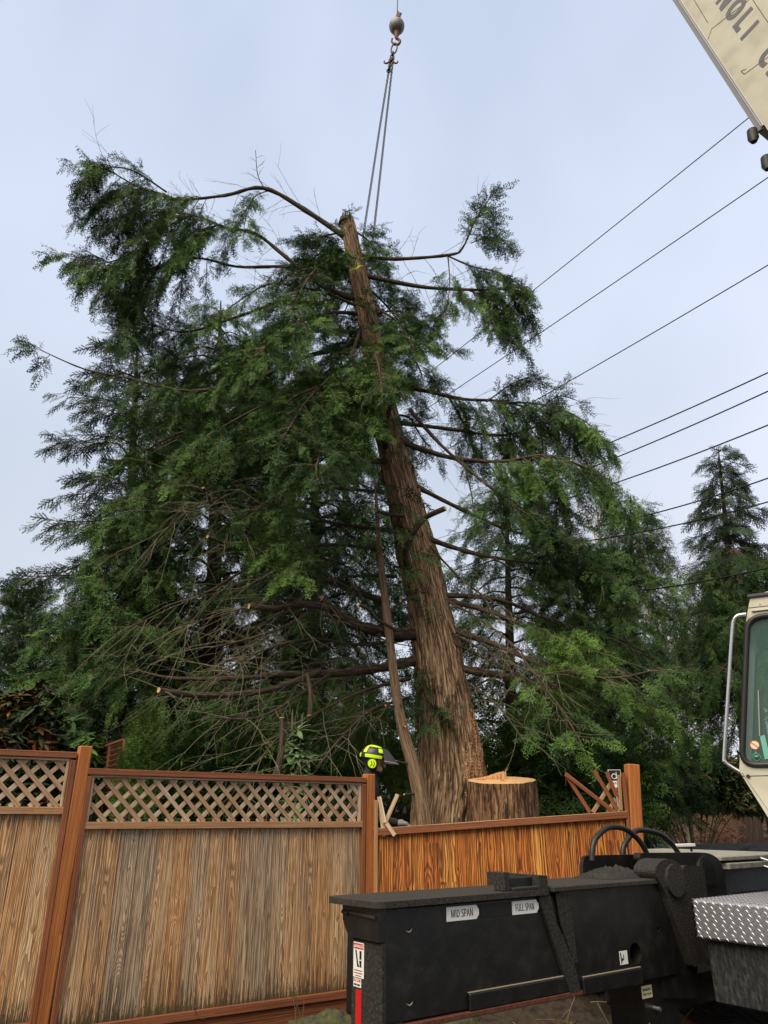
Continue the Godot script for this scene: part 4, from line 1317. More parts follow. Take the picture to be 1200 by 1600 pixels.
	# sawn and broken limbs without green
	var bare := [
		[pts([Vector3(0.043, 7.342, -10.900), Vector3(0.063, 7.643, -10.567), Vector3(0.124, 7.807, -10.233), Vector3(0.214, 8.160, -9.900)]), 0.06, 0.035, 0, 0.0],
		[pts([Vector3(0.354, 5.186, -10.700), Vector3(0.313, 5.372, -10.550), Vector3(0.408, 5.546, -10.400), Vector3(0.621, 5.820, -10.250), Vector3(0.902, 5.873, -10.100)]), 0.05, 0.042, 0, 0.0],
		[pts([Vector3(0.307, 6.069, -10.800), Vector3(0.050, 5.977, -10.500), Vector3(-0.097, 5.883, -10.200)]), 0.035, 0.03, 0, 0.0],
		[pts([Vector3(0.537, 4.686, -10.800), Vector3(0.381, 4.604, -10.550), Vector3(0.251, 4.514, -10.300)]), 0.03, 0.022, 0, 0.0],
		[pts([Vector3(0.488, 4.189, -11.000), Vector3(0.000, 4.144, -10.725), Vector3(-0.372, 4.192, -10.450), Vector3(-0.638, 4.272, -10.175), Vector3(-0.894, 4.428, -9.900)]), 0.1, 0.06, 0.25, 0.8],
		[pts([Vector3(-0.712, 4.309, -9.900), Vector3(-1.136, 4.299, -9.700), Vector3(-1.453, 4.217, -9.500), Vector3(-1.776, 4.179, -9.300)]), 0.05, 0.04, 0.2, 0.7],
		[pts([Vector3(-0.894, 4.428, -9.900), Vector3(-1.128, 4.120, -9.700), Vector3(-1.435, 3.896, -9.500), Vector3(-1.809, 3.722, -9.300), Vector3(-2.164, 3.596, -9.100)]), 0.035, 0.01, 0.2, 0.9],
		[pts([Vector3(-0.887, 3.497, -10.200), Vector3(-1.458, 3.221, -9.950), Vector3(-1.998, 3.073, -9.700), Vector3(-2.515, 3.051, -9.450), Vector3(-2.753, 3.044, -9.200)]), 0.045, 0.036, 0.1, 0.7],
		[pts([Vector3(0.185, 4.113, -10.400), Vector3(-0.089, 4.154, -9.933), Vector3(-0.212, 4.147, -9.467), Vector3(-0.308, 4.079, -9.000)]), 0.025, 0.02, 0, 0.0],
		[pts([Vector3(0.000, 4.712, -11.000), Vector3(-0.974, 4.967, -10.660), Vector3(-1.617, 5.108, -10.320), Vector3(-1.863, 5.336, -9.980), Vector3(-2.331, 5.628, -9.640), Vector3(-2.524, 5.874, -9.300)]), 0.05, 0.022, 0.3, 0.8],
		[pts([Vector3(-1.666, 5.117, -10.000), Vector3(-2.067, 5.146, -9.650), Vector3(-2.418, 5.128, -9.300)]), 0.03, 0.022, 0.2, 0.6],
		[pts([Vector3(0.103, 5.883, -11.000), Vector3(-0.796, 5.868, -10.550), Vector3(-1.629, 5.841, -10.100), Vector3(-2.206, 5.752, -9.650), Vector3(-2.579, 5.946, -9.200)]), 0.035, 0.01, 0.2, 0.9],
		[pts([Vector3(0.000, 5.555, -11.000), Vector3(-0.995, 5.545, -10.680), Vector3(-1.910, 5.122, -10.360), Vector3(-2.464, 4.629, -10.040), Vector3(-3.049, 4.170, -9.720), Vector3(-3.502, 3.829, -9.400)]), 0.03, 0.008, 0.3, 1.0],
		[pts([Vector3(0.201, 5.127, -11.000), Vector3(-0.579, 4.983, -10.550), Vector3(-1.377, 4.647, -10.100), Vector3(-2.076, 4.152, -9.650), Vector3(-2.620, 3.865, -9.200)]), 0.03, 0.008, 0.2, 1.0],
		[pts([Vector3(0.292, 4.110, -11.000), Vector3(-0.374, 3.925, -10.600), Vector3(-1.082, 3.928, -10.200), Vector3(-1.721, 3.663, -9.800), Vector3(-2.198, 3.252, -9.400)]), 0.03, 0.008, 0.2, 0.9],
		[pts([Vector3(0.381, 3.533, -11.000), Vector3(-0.271, 3.266, -10.500), Vector3(-0.852, 2.935, -10.000), Vector3(-1.278, 2.557, -9.500), Vector3(-1.494, 2.220, -9.000)]), 0.03, 0.008, 0.15, 0.9],
		[pts([Vector3(0.377, 3.252, -11.000), Vector3(-0.176, 2.980, -10.333), Vector3(-0.569, 2.574, -9.667), Vector3(-0.747, 2.220, -9.000)]), 0.025, 0.008, 0.15, 0.7],
		[pts([Vector3(-0.737, 3.554, -10.600), Vector3(-1.124, 3.155, -10.067), Vector3(-1.619, 2.794, -9.533), Vector3(-2.141, 2.742, -9.000)]), 0.03, 0.008, 0.2, 0.8],
		[pts([Vector3(0.000, 6.563, -11.000), Vector3(-1.023, 6.506, -10.625), Vector3(-1.967, 6.224, -10.250), Vector3(-2.811, 5.747, -9.875), Vector3(-3.187, 5.109, -9.500)]), 0.035, 0.008, 0.3, 1.0],
		[pts([Vector3(0.993, 4.712, -11.000), Vector3(1.297, 4.332, -10.333), Vector3(1.703, 3.720, -9.667), Vector3(1.942, 3.104, -9.000)]), 0.022, 0.006, 0.2, 0.7],
		[pts([Vector3(0.977, 4.258, -11.000), Vector3(1.470, 3.803, -10.467), Vector3(1.989, 3.474, -9.933), Vector3(2.365, 3.292, -9.400)]), 0.022, 0.01, 0.3, 0.6],
		[pts([Vector3(1.143, 3.533, -11.000), Vector3(1.554, 3.033, -10.100), Vector3(1.696, 2.453, -9.200)]), 0.022, 0.006, 0.2, 0.7],
		[pts([Vector3(0.617, 5.773, -11.000), Vector3(1.179, 5.042, -10.733), Vector3(1.876, 4.368, -10.467), Vector3(2.696, 3.837, -10.200)]), 0.02, 0.006, 0.2, 0.7],
		[pts([Vector3(-2.369, 13.205, -11.000), Vector3(-2.453, 13.257, -10.700), Vector3(-2.491, 13.599, -10.400)]), 0.012, 0.005, 0.3, 0.15],
		[pts([Vector3(-0.688, 12.323, -11.000), Vector3(-0.641, 12.400, -10.750), Vector3(-0.654, 12.339, -10.500)]), 0.008, 0.003, 0, 0.0]]
	for q in bare:
		var line: PackedVector3Array = q[0]
		for k in line.size():
			line[k] -= base
		line = curve(wiggle(line, 0.03), 5)
		var g := Geo.new()
		g.tube(line, limb_radii(line.size(), q[1], q[2]), 9, true, Vector2(1, 1.2))
		var lb := part("limb", g, M.limb_bark, t)
		if q[2] > 0.015:
			var e := line.size() - 1
			var dd := (line[e] - line[e - 1]).normalized()
			var c := Geo.new()
			c.tube(pts([line[e] - dd * 0.005, line[e] + dd * 0.006]), PackedFloat32Array([q[2] * 0.96, q[2] * 0.93]), 12)
			part("cut_face", c, M.pale_cut, lb)
		if q[4] > 0.0:
			twiggy(line, q[3], 0.13, q[4] * 1.2, 0.35, dead)
	# a few small sprays sprouting straight from the trunk
	for k in 50:
		var f := rng.randf_range(5.4, 8.95)
		var c: Vector3 = path[int(f)].lerp(path[int(f) + 1], f - int(f))
		var an := rng.randf() * TAU
		var d := Vector3(cos(an), 0.1, sin(an))
		var o := hang.duplicate()
		shoot(c + d * 0.15, d, rng.randf_range(0.2, 0.6) * (0.5 if f < 7.0 else 1.0), o, twigs, lv)
	# leafy shoots crossing the face of the upper trunk
	for k in 34:
		var f := rng.randf_range(6.0, 8.8)
		var c: Vector3 = path[int(f)].lerp(path[int(f) + 1], f - int(f))
		var an := rng.randf_range(0.9, 3.6)
		var d := Vector3(cos(an), 0.15, sin(an))
		shoot(c + d * 0.12, d.normalized(), rng.randf_range(0.3, 0.65), hang, twigs, lv)
	part("twigs", twigs, M.red_twig, t).set_meta("kind", "stuff")
	part("dead_twigs", dead, M.twig, t).set_meta("kind", "stuff")
	add_multimesh("foliage", fronds, lv, t)
	# yellow sling tied round the top
	print("cedar sprays ", lv.xf.size())


func make_stump() -> void:
	rng.seed = 31
	var c: Vector3 = Vector3(1.597, 2.086, -10.500)
	var gy := ground_y(c.x, 10.5) - 0.05
	var t := thing("tree_stump", "freshly cut wide cedar stump with orange sawn top beside leaning trunk", "stump", Vector3(c.x, gy, c.z))
	var h := c.y - gy
	var segs := 96
	var f := noise(91, 1.0, 4)
	var p := PackedVector3Array()
	var uv := PackedVector2Array()
	var rim := PackedVector3Array()
	var rows := 30
	var tilt := func(x: float, z: float) -> float: return h - z * 0.15 + x * 0.02
	for k in rows:
		var v := float(k) / (rows - 1)
		for j in segs + 1:
			var an := TAU * (j % segs) / segs
			var cc := cos(an)
			var s := sin(an)
			var ridge := absf(f.get_noise_3d(cc * 5.0, v * 1.1, s * 5.0)) * 0.06 + absf(f.get_noise_3d(cc * 14.0, v * 2.0, s * 14.0)) * 0.03
			var r := 0.43 + 0.12 * pow(1.0 - v, 2.0) + ridge + 0.03 * f.get_noise_2d(cc * 1.2, s * 1.2)
			var y: float = v * tilt.call(cc * r, s * r)
			p.append(Vector3(cc * r, y, s * r))
			uv.append(Vector2(float(j) / segs * 3.0, v * h * 0.55))
			if k == rows - 1 and j < segs:
				rim.append(Vector3(cc * r, y, s * r))
	var g := Geo.new()
	g.grid(p, uv, rows, segs + 1, true)
	part("bark", g, M.stump_bark, t)
	var top := Geo.new()
	var tp := PackedVector3Array()
	var tu := PackedVector2Array()
	for k in 9:
		for j in segs + 1:
			var q := rim[j % segs] * (k / 8.0)
			q.y = tilt.call(q.x, q.z) + (0.006 * f.get_noise_2d(q.x * 20.0, q.z * 20.0) if k < 8 else 0.0)
			tp.append(q)
			tu.append(Vector2(q.x, q.z) * 0.95 + Vector2(0.5, 0.5))
	top.grid(tp, tu, 9, segs + 1, true)
	part("sawn_top", top, M.ring_cut, t)
	# torn hinge wood left standing at the back edge
	var hinge := Geo.new()
	for k in 26:
		var x := -0.33 + k * 0.0155
		var hh := 0.02 + 0.085 * smoothstep(-0.33, 0.04, x) * rng.randf_range(0.75, 1.1)
		var z := -0.12 + rng.randf_range(-0.03, 0.03)
		hinge.box(Transform3D(Basis.from_euler(Vector3(rng.randf_range(-0.15, 0.15), 0.2, rng.randf_range(-0.1, 0.1))), Vector3(x, tilt.call(x, z) + hh * 0.4, z)), Vector3(0.024, hh, 0.06), 0.003)
	hinge.tube(pts([Vector3(0.05, h + 0.08, -0.12), Vector3(0.1, h + 0.17, -0.12)]), PackedFloat32Array([0.009, 0.002]), 4)
	part("hinge_wood", hinge, M.cut, t)
	# bits of sawdust stuck to the bark
	var dust := Geo.new()
	for vi in g.v.size():
		var q := g.v[vi]
		if q.z < 0.0 or rng.randf() > 0.25 * smoothstep(0.8, 0.0, h - q.y) * smoothstep(-0.4, 0.4, q.x):
			continue
		var s := rng.randf_range(0.004, 0.009)
		dust.box(Transform3D(Basis.from_euler(Vector3(vi, vi * 2, vi * 3)), q + g.n[vi] * 0.002 + Vector3(rng.randf_range(-0.01, 0.01), rng.randf_range(-0.03, 0.03), 0)), Vector3(s, s * 0.5, s * 1.5), 0.0)
	part("sawdust", dust, M.cut, t).set_meta("kind", "stuff")


func make_stem() -> void:
	rng.seed = 41
	var path := pts([Vector3(0.556, 1.223, -10.300), Vector3(0.503, 1.739, -10.333), Vector3(0.395, 2.233, -10.367), Vector3(0.280, 2.648, -10.400), Vector3(0.179, 3.167, -10.433), Vector3(0.092, 3.895, -10.467), Vector3(0.019, 4.571, -10.500), Vector3(-0.058, 5.284, -10.533), Vector3(-0.110, 6.037, -10.567), Vector3(-0.144, 6.664, -10.600)])
	var base := path[0]
	var t := thing("thin_cedar", "slender leaning cedar stem with sawn side stubs left of big trunk", "tree", base)
	for k in path.size():
		path[k] -= base
	var tr := part("trunk", trunk_geo(path, PackedFloat32Array([0.1, 0.095, 0.085, 0.078, 0.07, 0.062, 0.056, 0.045, 0.028, 0.012]), 40, 0.012, 8, 10), M.bark, t)
	for q in [[2, 0.1, -0.25], [3, 0.2, 0.03], [3, 0.75, -0.2], [1, 0.35, -0.22], [5, 0.4, 0.03]]:
		var c: Vector3 = path[q[0]].lerp(path[q[0] + 1], q[1])
		var e := c + Vector3(q[2] * 0.9, rng.randf_range(-0.02, 0.05), 0.14)
		var s := part("stub", rod(c, e, 0.015), M.limb_bark, t)
		part("cut_face", rod(e - Vector3(0, 0, 0.003), e + (e - c).normalized() * 0.006, 0.0135), M.pale_cut, s)
	var lv := Leaves.new()
	var tw := Geo.new()
	var o := {"start": 0.2, "shoot": 0.7, "step": 0.12, "spray": 0.34, "gap": 0.1, "droop": 0.8, "hue": CEDAR}
	for k in 22:
		var c: Vector3 = path[6].lerp(path[9], 0.1 + k * 0.04)
		var an := k * 2.4
		shoot(c, Vector3(cos(an), 0.2, sin(an)).normalized(), rng.randf_range(0.4, 0.9), o, tw, lv)
	part("twigs", tw, M.red_twig, t).set_meta("kind", "stuff")
	add_multimesh("foliage", fronds, lv, t)
	# two sawn-off lengths left hanging in the branches
	var w := ["sawn branch length hanging upright below the low left limb", "thin broken branch standing upright above the pale leafy shrub"]
	var ends := [[Vector3(-1.001, 3.353, -9.600), Vector3(-0.936, 2.806, -9.500), 0.035], [Vector3(-1.241, 2.737, -9.200), Vector3(-1.273, 2.054, -9.200), 0.045]]
	for k in 2:
		var a: Vector3 = ends[k][0]
		var b: Vector3 = ends[k][1]
		var line := curve(pts([a, a.lerp(b, 0.5) + Vector3(0.03, 0, 0), b]), 5)
		var g := Geo.new()
		g.tube(line, limb_radii(line.size(), ends[k][2] * 0.7, ends[k][2]), 9)
		var br := thing("cut_branch", w[k], "branch", b)
		part("wood", g, M.limb_bark, br, Transform3D(Basis.IDENTITY, -b))
		var e := b if k == 0 else a
		var dd := (b - a).normalized() * (1.0 if k == 0 else -1.0)
		part("cut_face", rod(e - b, e - b + dd * 0.008, ends[k][2] * (0.95 if k == 0 else 0.66)), M.pale_cut, br)


func make_plants() -> void:
	var cedar := {"from": 0.12, "limbs": 60, "shoot": 0.85, "step": 0.12, "spray": 0.34, "gap": 0.066, "droop": 0.8, "start": 0.18, "hue": CEDAR, "dip": 0.55, "clump": -0.36, "spread": 0.7}
	var mk := func(over: Dictionary) -> Dictionary:
		var o := cedar.duplicate()
		o.merge(over, true)
		return o
	var at := func(px: Vector3) -> Vector3: return Vector3(px.x, ground_y(px.x, -px.z) - 0.1, px.z)
	# left
	conifer("fir_tree", "tall layered fir at far left with open drooping branches against the sky", at.call(Vector3(-5.605, 1.474, -17.000)), Vector3(-6.923, 14.200, -17.000), 2.7,
		mk.call({"seed": 51, "meshes": needles, "clump": -1.0, "narrow": 1.0, "spray": 0.42, "hue": FIR, "limbs": 60, "shoot": 0.8, "dip": 0.3, "rise": 0.5, "droop": 0.35, "taper": 0.5, "from": 0.2, "gap": 0.14, "step": 0.19}))
	conifer("background_cedar", "dense dark cedar behind the left limbs of the leaning tree", at.call(Vector3(-3.257, 1.489, -15.000)), Vector3(-4.130, 13.697, -15.000), 3.2,
		mk.call({"seed": 52, "limbs": 84, "hue": CEDAR, "taper": 0.6}))
	conifer("background_cedar", "bright green drooping cedar low at left above the lattice", at.call(Vector3(-4.503, 1.496, -14.000)), Vector3(-5.172, 7.916, -14.000), 2.1,
		mk.call({"seed": 53, "limbs": 70, "hue": CEDAR, "taper": 0.75, "droop": 1.2}))
	conifer("background_cedar", "shadowy cedar filling the gap left of the leaning trunk", at.call(Vector3(-1.287, 1.481, -16.000)), Vector3(-1.832, 12.653, -16.000), 3.2,
		mk.call({"seed": 54, "limbs": 105, "hue": CEDAR, "taper": 0.5, "step": 0.16}))
	conifer("background_cedar", "dark cedar rising at left margin behind the bronze leaved bush", at.call(Vector3(-7.028, 1.459, -19.000)), Vector3(-7.802, 6.975, -19.000), 1.6,
		mk.call({"seed": 63, "limbs": 50, "hue": CEDAR, "taper": 0.6}))
	conifer("cypress_tree", "distant cone shaped evergreen standing alone at the left edge", at.call(Vector3(-11.875, 1.407, -26.000)), Vector3(-13.280, 9.321, -26.000), 1.5,
		mk.call({"seed": 55, "limbs": 90, "shoot": 0.5, "spray": 0.4, "dip": -0.7, "rise": 1.4, "droop": -0.4, "hue": CEDAR, "taper": 0.6, "from": 0.03}))
	# right
	conifer("background_cedar", "dark cedar directly behind the stump", at.call(Vector3(2.573, 1.481, -16.000)), Vector3(3.053, 9.749, -16.500), 2.4,
		mk.call({"seed": 56, "limbs": 56, "hue": CEDAR, "taper": 0.55, "step": 0.18}))
	conifer("background_cedar", "narrow dark cedar at right in front of the bare twigs", at.call(Vector3(5.882, 1.459, -19.000)), Vector3(7.006, 10.072, -19.000), 1.5,
		mk.call({"seed": 57, "limbs": 70, "hue": CEDAR, "taper": 0.5, "shoot": 0.7, "from": 0.22}))
	conifer("background_cedar", "green cedar between the stump and the narrow dark cedar", at.call(Vector3(4.169, 1.474, -17.000)), Vector3(4.752, 7.880, -17.000), 2.2,
		mk.call({"seed": 58, "limbs": 64, "hue": CEDAR, "taper": 0.6}))
	conifer("background_cedar", "cedar with reddish trunk hanging its sprays beside the crane cab", at.call(Vector3(7.298, 1.489, -15.000)), Vector3(7.631, 7.216, -15.000), 1.75,
		mk.call({"seed": 59, "limbs": 52, "hue": CEDAR, "taper": 0.45, "bark": M.limb_bark, "trunk": 0.16, "from": 0.46, "step": 0.13, "droop": 1.4, "spread": 0.6}))
	conifer("spruce_tree", "tall thin spruce silhouetted at the right edge", at.call(Vector3(12.484, 1.400, -27.000)), Vector3(13.900, 15.913, -27.000), 2.5,
		mk.call({"seed": 60, "meshes": needles, "clump": -0.3, "narrow": 1.0, "spray": 0.55, "hue": FIR, "limbs": 54, "shoot": 0.6, "dip": 0.5, "rise": 0.6, "droop": 0.7, "taper": 0.85, "from": 0.3, "step": 0.16, "start": 0.12, "gap": 0.09}))
	bare_tree("leafless tree with fine upright twigs behind the narrow dark cedar", at.call(Vector3(7.430, 1.422, -24.000)), Vector3(9.027, 13.662, -24.000).y - 0.6, 2.4, 61)
	bare_tree("leafless tree between the narrow cedar and the spruce", at.call(Vector3(9.549, 1.415, -25.000)), Vector3(11.105, 11.084, -25.000).y - 0.6, 2.6, 62)
	# shrubs
	var sh := [
		["conical_shrub", "yellow green cone shaped shrub beside the slatted fence", Vector3(-3.115, 2.084, -9.800), Vector3(0.26, 0, 0.26), Vector3(-3.260, 3.196, -9.800), 700, 0, 0.22, LIME, 3.0],
		["hedge_shrub", "mossy green clipped conifer hedge left of the worker", Vector3(-0.819, 2.072, -12.500), Vector3(1.5, 0, 0.8), Vector3(-0.862, 3.636, -12.500), 1300, 0, 0.34, LIME, 2.0],
		["dark_shrub", "dark feathery shrub right of the yellow green cone", Vector3(-2.765, 2.128, -11.600), Vector3(0.9, 0, 0.7), Vector3(-2.866, 3.149, -11.600), 900, 0, 0.4, CEDAR, 0.2],
		["dark_shrub", "dark feathery shrub under the low sawn limb", Vector3(-1.793, 2.079, -11.500), Vector3(1.1, 0, 0.8), Vector3(-1.893, 3.620, -11.500), 900, 0, 0.4, CEDAR, 0.2],
		["dark_shrub", "dark feathery shrub low behind the smashed lattice", Vector3(2.638, 1.795, -13.000), Vector3(1.5, 0, 0.8), Vector3(2.796, 3.663, -13.000), 1200, 0, 0.4, CEDAR, -0.2],
		["dark_shrub", "dark feathery shrub behind the right fence post", Vector3(4.342, 1.489, -15.000), Vector3(0.9, 0, 0.9), Vector3(4.585, 3.479, -15.000), 1000, 0, 0.42, CEDAR, -0.2],
		["broadleaf_shrub", "dense glossy leaved shrub under the right cedar", Vector3(8.056, 1.136, -21.000), Vector3(3.0, 0, 1.5), Vector3(8.475, 3.716, -21.000), 2600, 1, 0.2, [Color(0.03, 0.05, 0.02), Color(0.06, 0.09, 0.03), Color(0.15, 0.14, 0.05)], 9.0],
		["broadleaf_shrub", "leafy shrub with yellowed leaves below the crane cab", Vector3(14.460, 0.630, -33.000), Vector3(4.2, 0, 2.0), Vector3(14.849, 2.720, -33.000), 2600, 1, 0.22, LIME, 9.0],
		["broadleaf_shrub", "glossy dark shrub between two fences left of the slatted panel", Vector3(-5.105, 2.123, -11.500), Vector3(1.3, 0, 0.8), Vector3(-5.308, 3.231, -11.500), 700, 1, 0.2, CEDAR, 9.0]]
	var k := 0
	for s in sh:
		var b: Vector3 = at.call(s[2])
		bush(s[0], s[1], "shrub", b, Vector3(s[3].x, s[4].y - b.y, s[3].z), s[5], fronds if s[6] == 0 else leaf_tufts, s[7], s[8], 700 + k, "", s[9])
		k += 1
	var mag := [Color(0.03, 0.05, 0.02), Color(0.03, 0.045, 0.02), Color(0.15, 0.055, 0.02)]
	var mb: Vector3 = at.call(Vector3(-4.583, 2.106, -9.500))
	bush("bronze_bush", "bush with broad bronze and dark green leaves at the left edge", "shrub", mb, Vector3(0.75, Vector3(-4.887, 3.641, -9.500).y - mb.y, 0.5), 420, leaf_tufts, 0.17, mag, 801, "", 9.0, M.dark_bark)
	mb = at.call(Vector3(-4.488, 2.309, -10.300))
	bush("bronze_bush", "low bronze leaved bush showing above the first lattice panel", "shrub", mb, Vector3(0.5, Vector3(-4.660, 3.278, -10.300).y - mb.y, 0.4), 260, leaf_tufts, 0.15, mag, 802, "", 9.0, M.dark_bark)
	mb = at.call(Vector3(-1.070, 2.100, -9.400))
	bush("pale_shrub", "small shrub with pale green leaf whorls behind the lattice", "shrub", mb, Vector3(0.16, Vector3(-1.120, 3.171, -9.400).y - mb.y, 0.15), 120, leaf_tufts, 0.17, [Color(0.09, 0.15, 0.06), Color(0.17, 0.25, 0.11), Color(0.27, 0.35, 0.18)], 803, "", 9.0)
	# brown bramble heap by the road
	rng.seed = 90
	var bb: Vector3 = at.call(Vector3(12.014, 0.748, -29.000))
	var t := thing("bramble_heap", "tangled heap of brown leafless bramble stems beyond the road", "shrub", bb)
	var g := Geo.new()
	for j in 520:
		var p := Vector3(rng.randfn(0, 1.5), rng.randf_range(0.2, 1.5), rng.randfn(0, 0.6))
		bare_shoot(g, p, Vector3(rng.randfn(), rng.randf_range(-0.1, 0.7), rng.randfn()).normalized(), rng.randf_range(0.5, 1.4), 0.7, 0.012, 2)
	part("stems", g, M.bramble, t).set_meta("kind", "stuff")
	# pale thicket of leafless stems seen under the left limbs
	rng.seed = 92
	var tb: Vector3 = at.call(Vector3(-1.811, 2.091, -13.000))
	var t2 := thing("leafless_thicket", "pale tangled leafless thicket under the low left limbs", "shrub", tb)
	var g2 := Geo.new()
	var hh: float = Vector3(-2.001, 5.399, -13.000).y - tb.y
	for j in 110:
		var p := Vector3(rng.randfn(0, 0.7), hh * rng.randf_range(0.35, 0.85), rng.randfn(0, 0.4))
		bare_shoot(g2, p, Vector3(rng.randfn(), rng.randf_range(-0.2, 0.9), rng.randfn()).normalized(), rng.randf_range(0.5, 1.2), 0.2, 0.009, 2)
	part("stems", g2, M.pale_twig, t2).set_meta("kind", "stuff")


func make_debris() -> void:
	rng.seed = 95
	# rockery under the fence
	var words := ["mossy rock under the fence nearest the outrigger leg", "mossy rock at the bottom edge below the kickboard", "flat mossy rock under the middle of the weathered panel", "dark rock at the foot of the fence behind the outrigger"]
	var spots := [[Vector3(-0.381, 0.194, -6.500), 0.2], [Vector3(-0.649, 0.280, -6.100), 0.17], [Vector3(-0.995, 0.262, -5.700), 0.16], [Vector3(0.484, 0.172, -6.600), 0.2]]
	for k in spots.size():
		var c: Vector3 = spots[k][0]
		var f := noise(300 + k, 1.4, 3)
		var p := PackedVector3Array()
		var uv := PackedVector2Array()
		for r in 13:
			for j in 21:
				var th := PI * r / 12.0
				var an := TAU * (j % 20) / 20
				var d := Vector3(sin(th) * cos(an), cos(th), sin(th) * sin(an))
				var rr: float = spots[k][1] * (1.0 + 0.5 * f.get_noise_3dv(d))
				p.append(d * rr * Vector3(1.5, 0.75, 1.0))
				uv.append(Vector2(j / 20.0, r / 12.0))
		var g := Geo.new()
		g.grid(p, uv, 13, 21, true, true)
		tag(part("rock", g, M.moss_rock, self, Transform3D(Basis.IDENTITY, Vector3(c.x, ground_y(c.x, -c.z) + 0.05, c.z))), words[k], "rock", "mossy rocks at the fence foot")
	# torn roots and brush under the outrigger
	var rt := thing("torn_roots", "torn pale roots and brush lying in the dark under the outrigger housing", "roots", Vector3(1.459, 0.297, -6.200) * Vector3(1, 0, 1) + Vector3(0, 0.06, 0))
	var g3 := Geo.new()
	for k in 26:
		var p := Vector3(rng.randfn(0, 0.35), rng.randf_range(0.05, 0.35), rng.randfn(0, 0.3))
		bare_shoot(g3, p, Vector3(rng.randfn(), rng.randf_range(-0.8, 0.5), rng.randfn()).normalized(), rng.randf_range(0.2, 0.6), 0.9, 0.007, 2)
	part("stems", g3, M.twig, rt).set_meta("kind", "stuff")
	var dt := thing("brush_pile", "scattered dead brush on the dark soil below the fence", "brush", Vector3(0.6, 0.08, -6.4))
	var g4 := Geo.new()
	for k in 60:
		var p := Vector3(rng.randf_range(-2.2, 2.6), rng.randf_range(0.0, 0.1), rng.randf_range(-0.5, 0.9))
		bare_shoot(g4, p, Vector3(rng.randfn(), rng.randf_range(0.0, 0.4), rng.randfn()).normalized(), rng.randf_range(0.2, 0.5), 1.2, 0.006, 2)
	part("stems", g4, M.red_twig, dt).set_meta("kind", "stuff")
	var wd := ["reddish broken fence picket on the ground under the crane", "second reddish picket lying under the crane, nearer the tool box"]
	var ws := [[Vector3(2.071, 0.255, -6.400), 0.6], [Vector3(2.223, 0.234, -6.500), 0.4]]
	for k in 2:
		var c: Vector3 = ws[k][0]
		var b := Geo.new()
		b.box(Transform3D.IDENTITY, Vector3(0.09, 0.55, 0.018), 0.003, Vector2(0.09, 1.9))
		tag(part("broken_picket", b, M.rail, self, Transform3D(Basis.from_euler(Vector3(-1.1, ws[k][1], 0.3)), Vector3(c.x, ground_y(c.x, -c.z) + 0.15, c.z))), wd[k], "board", "loose pickets under the crane")


# ---------------------------------------------------------------- crane
func lettering(called: String, words: String, cap: float, m: Material, parent: Node, at: Transform3D, bold := 0.0, squeeze := 1.0) -> MeshInstance3D:
	var f := SystemFont.new()
	f.font_names = PackedStringArray(["Droid Sans"])
	f.font_weight = 700 if bold > 0.0 else 400
	var fv := FontVariation.new()
	fv.base_font = f
	fv.variation_embolden = bold
	var tm := TextMesh.new()
	tm.font = fv
	tm.text = words
	tm.font_size = 64
	tm.pixel_size = cap / (64.0 * 0.714)
	tm.depth = 0.002
	tm.curve_step = 1.0
	return part(called, tm, m, parent, at * Transform3D(Basis.from_scale(Vector3(squeeze, 1, 1)), Vector3.ZERO))


func boxed(called: String, lo: Vector3, hi: Vector3, m: Material, parent: Node, bev := 0.008) -> MeshInstance3D:
	var g := Geo.new()
	g.box(Transform3D.IDENTITY, hi - lo, bev)
	return part(called, g, m, parent, Transform3D(Basis.IDENTITY, (lo + hi) * 0.5))


func rounded(poly: PackedVector2Array, r: float, steps := 5) -> PackedVector2Array:
	var out := PackedVector2Array()
	var n := poly.size()
	for k in n:
		var a := poly[(k + n - 1) % n]
		var b := poly[k]
		var c := poly[(k + 1) % n]
		var rr := minf(r, minf(a.distance_to(b), b.distance_to(c)) * 0.48)
		var p := b + (a - b).normalized() * rr
		var q := b + (c - b).normalized() * rr
		for j in steps + 1:
			var f := float(j) / steps
			out.append(p.lerp(b, f).lerp(b.lerp(q, f), f))
	return out


func disc_outline(c: Vector2, rx: float, ry: float, n := 28) -> PackedVector2Array:
	var o := PackedVector2Array()
	for k in n:
		o.append(c + Vector2(cos(TAU * k / n) * rx, sin(TAU * k / n) * ry))
	return o


func slab(called: String, outline: PackedVector2Array, z0: float, z1: float, m: Material, parent: Node, x := Transform3D.IDENTITY) -> MeshInstance3D:
	var g := Geo.new()
	g.prism(outline, z0, z1, x)
	return part(called, g, m, parent)


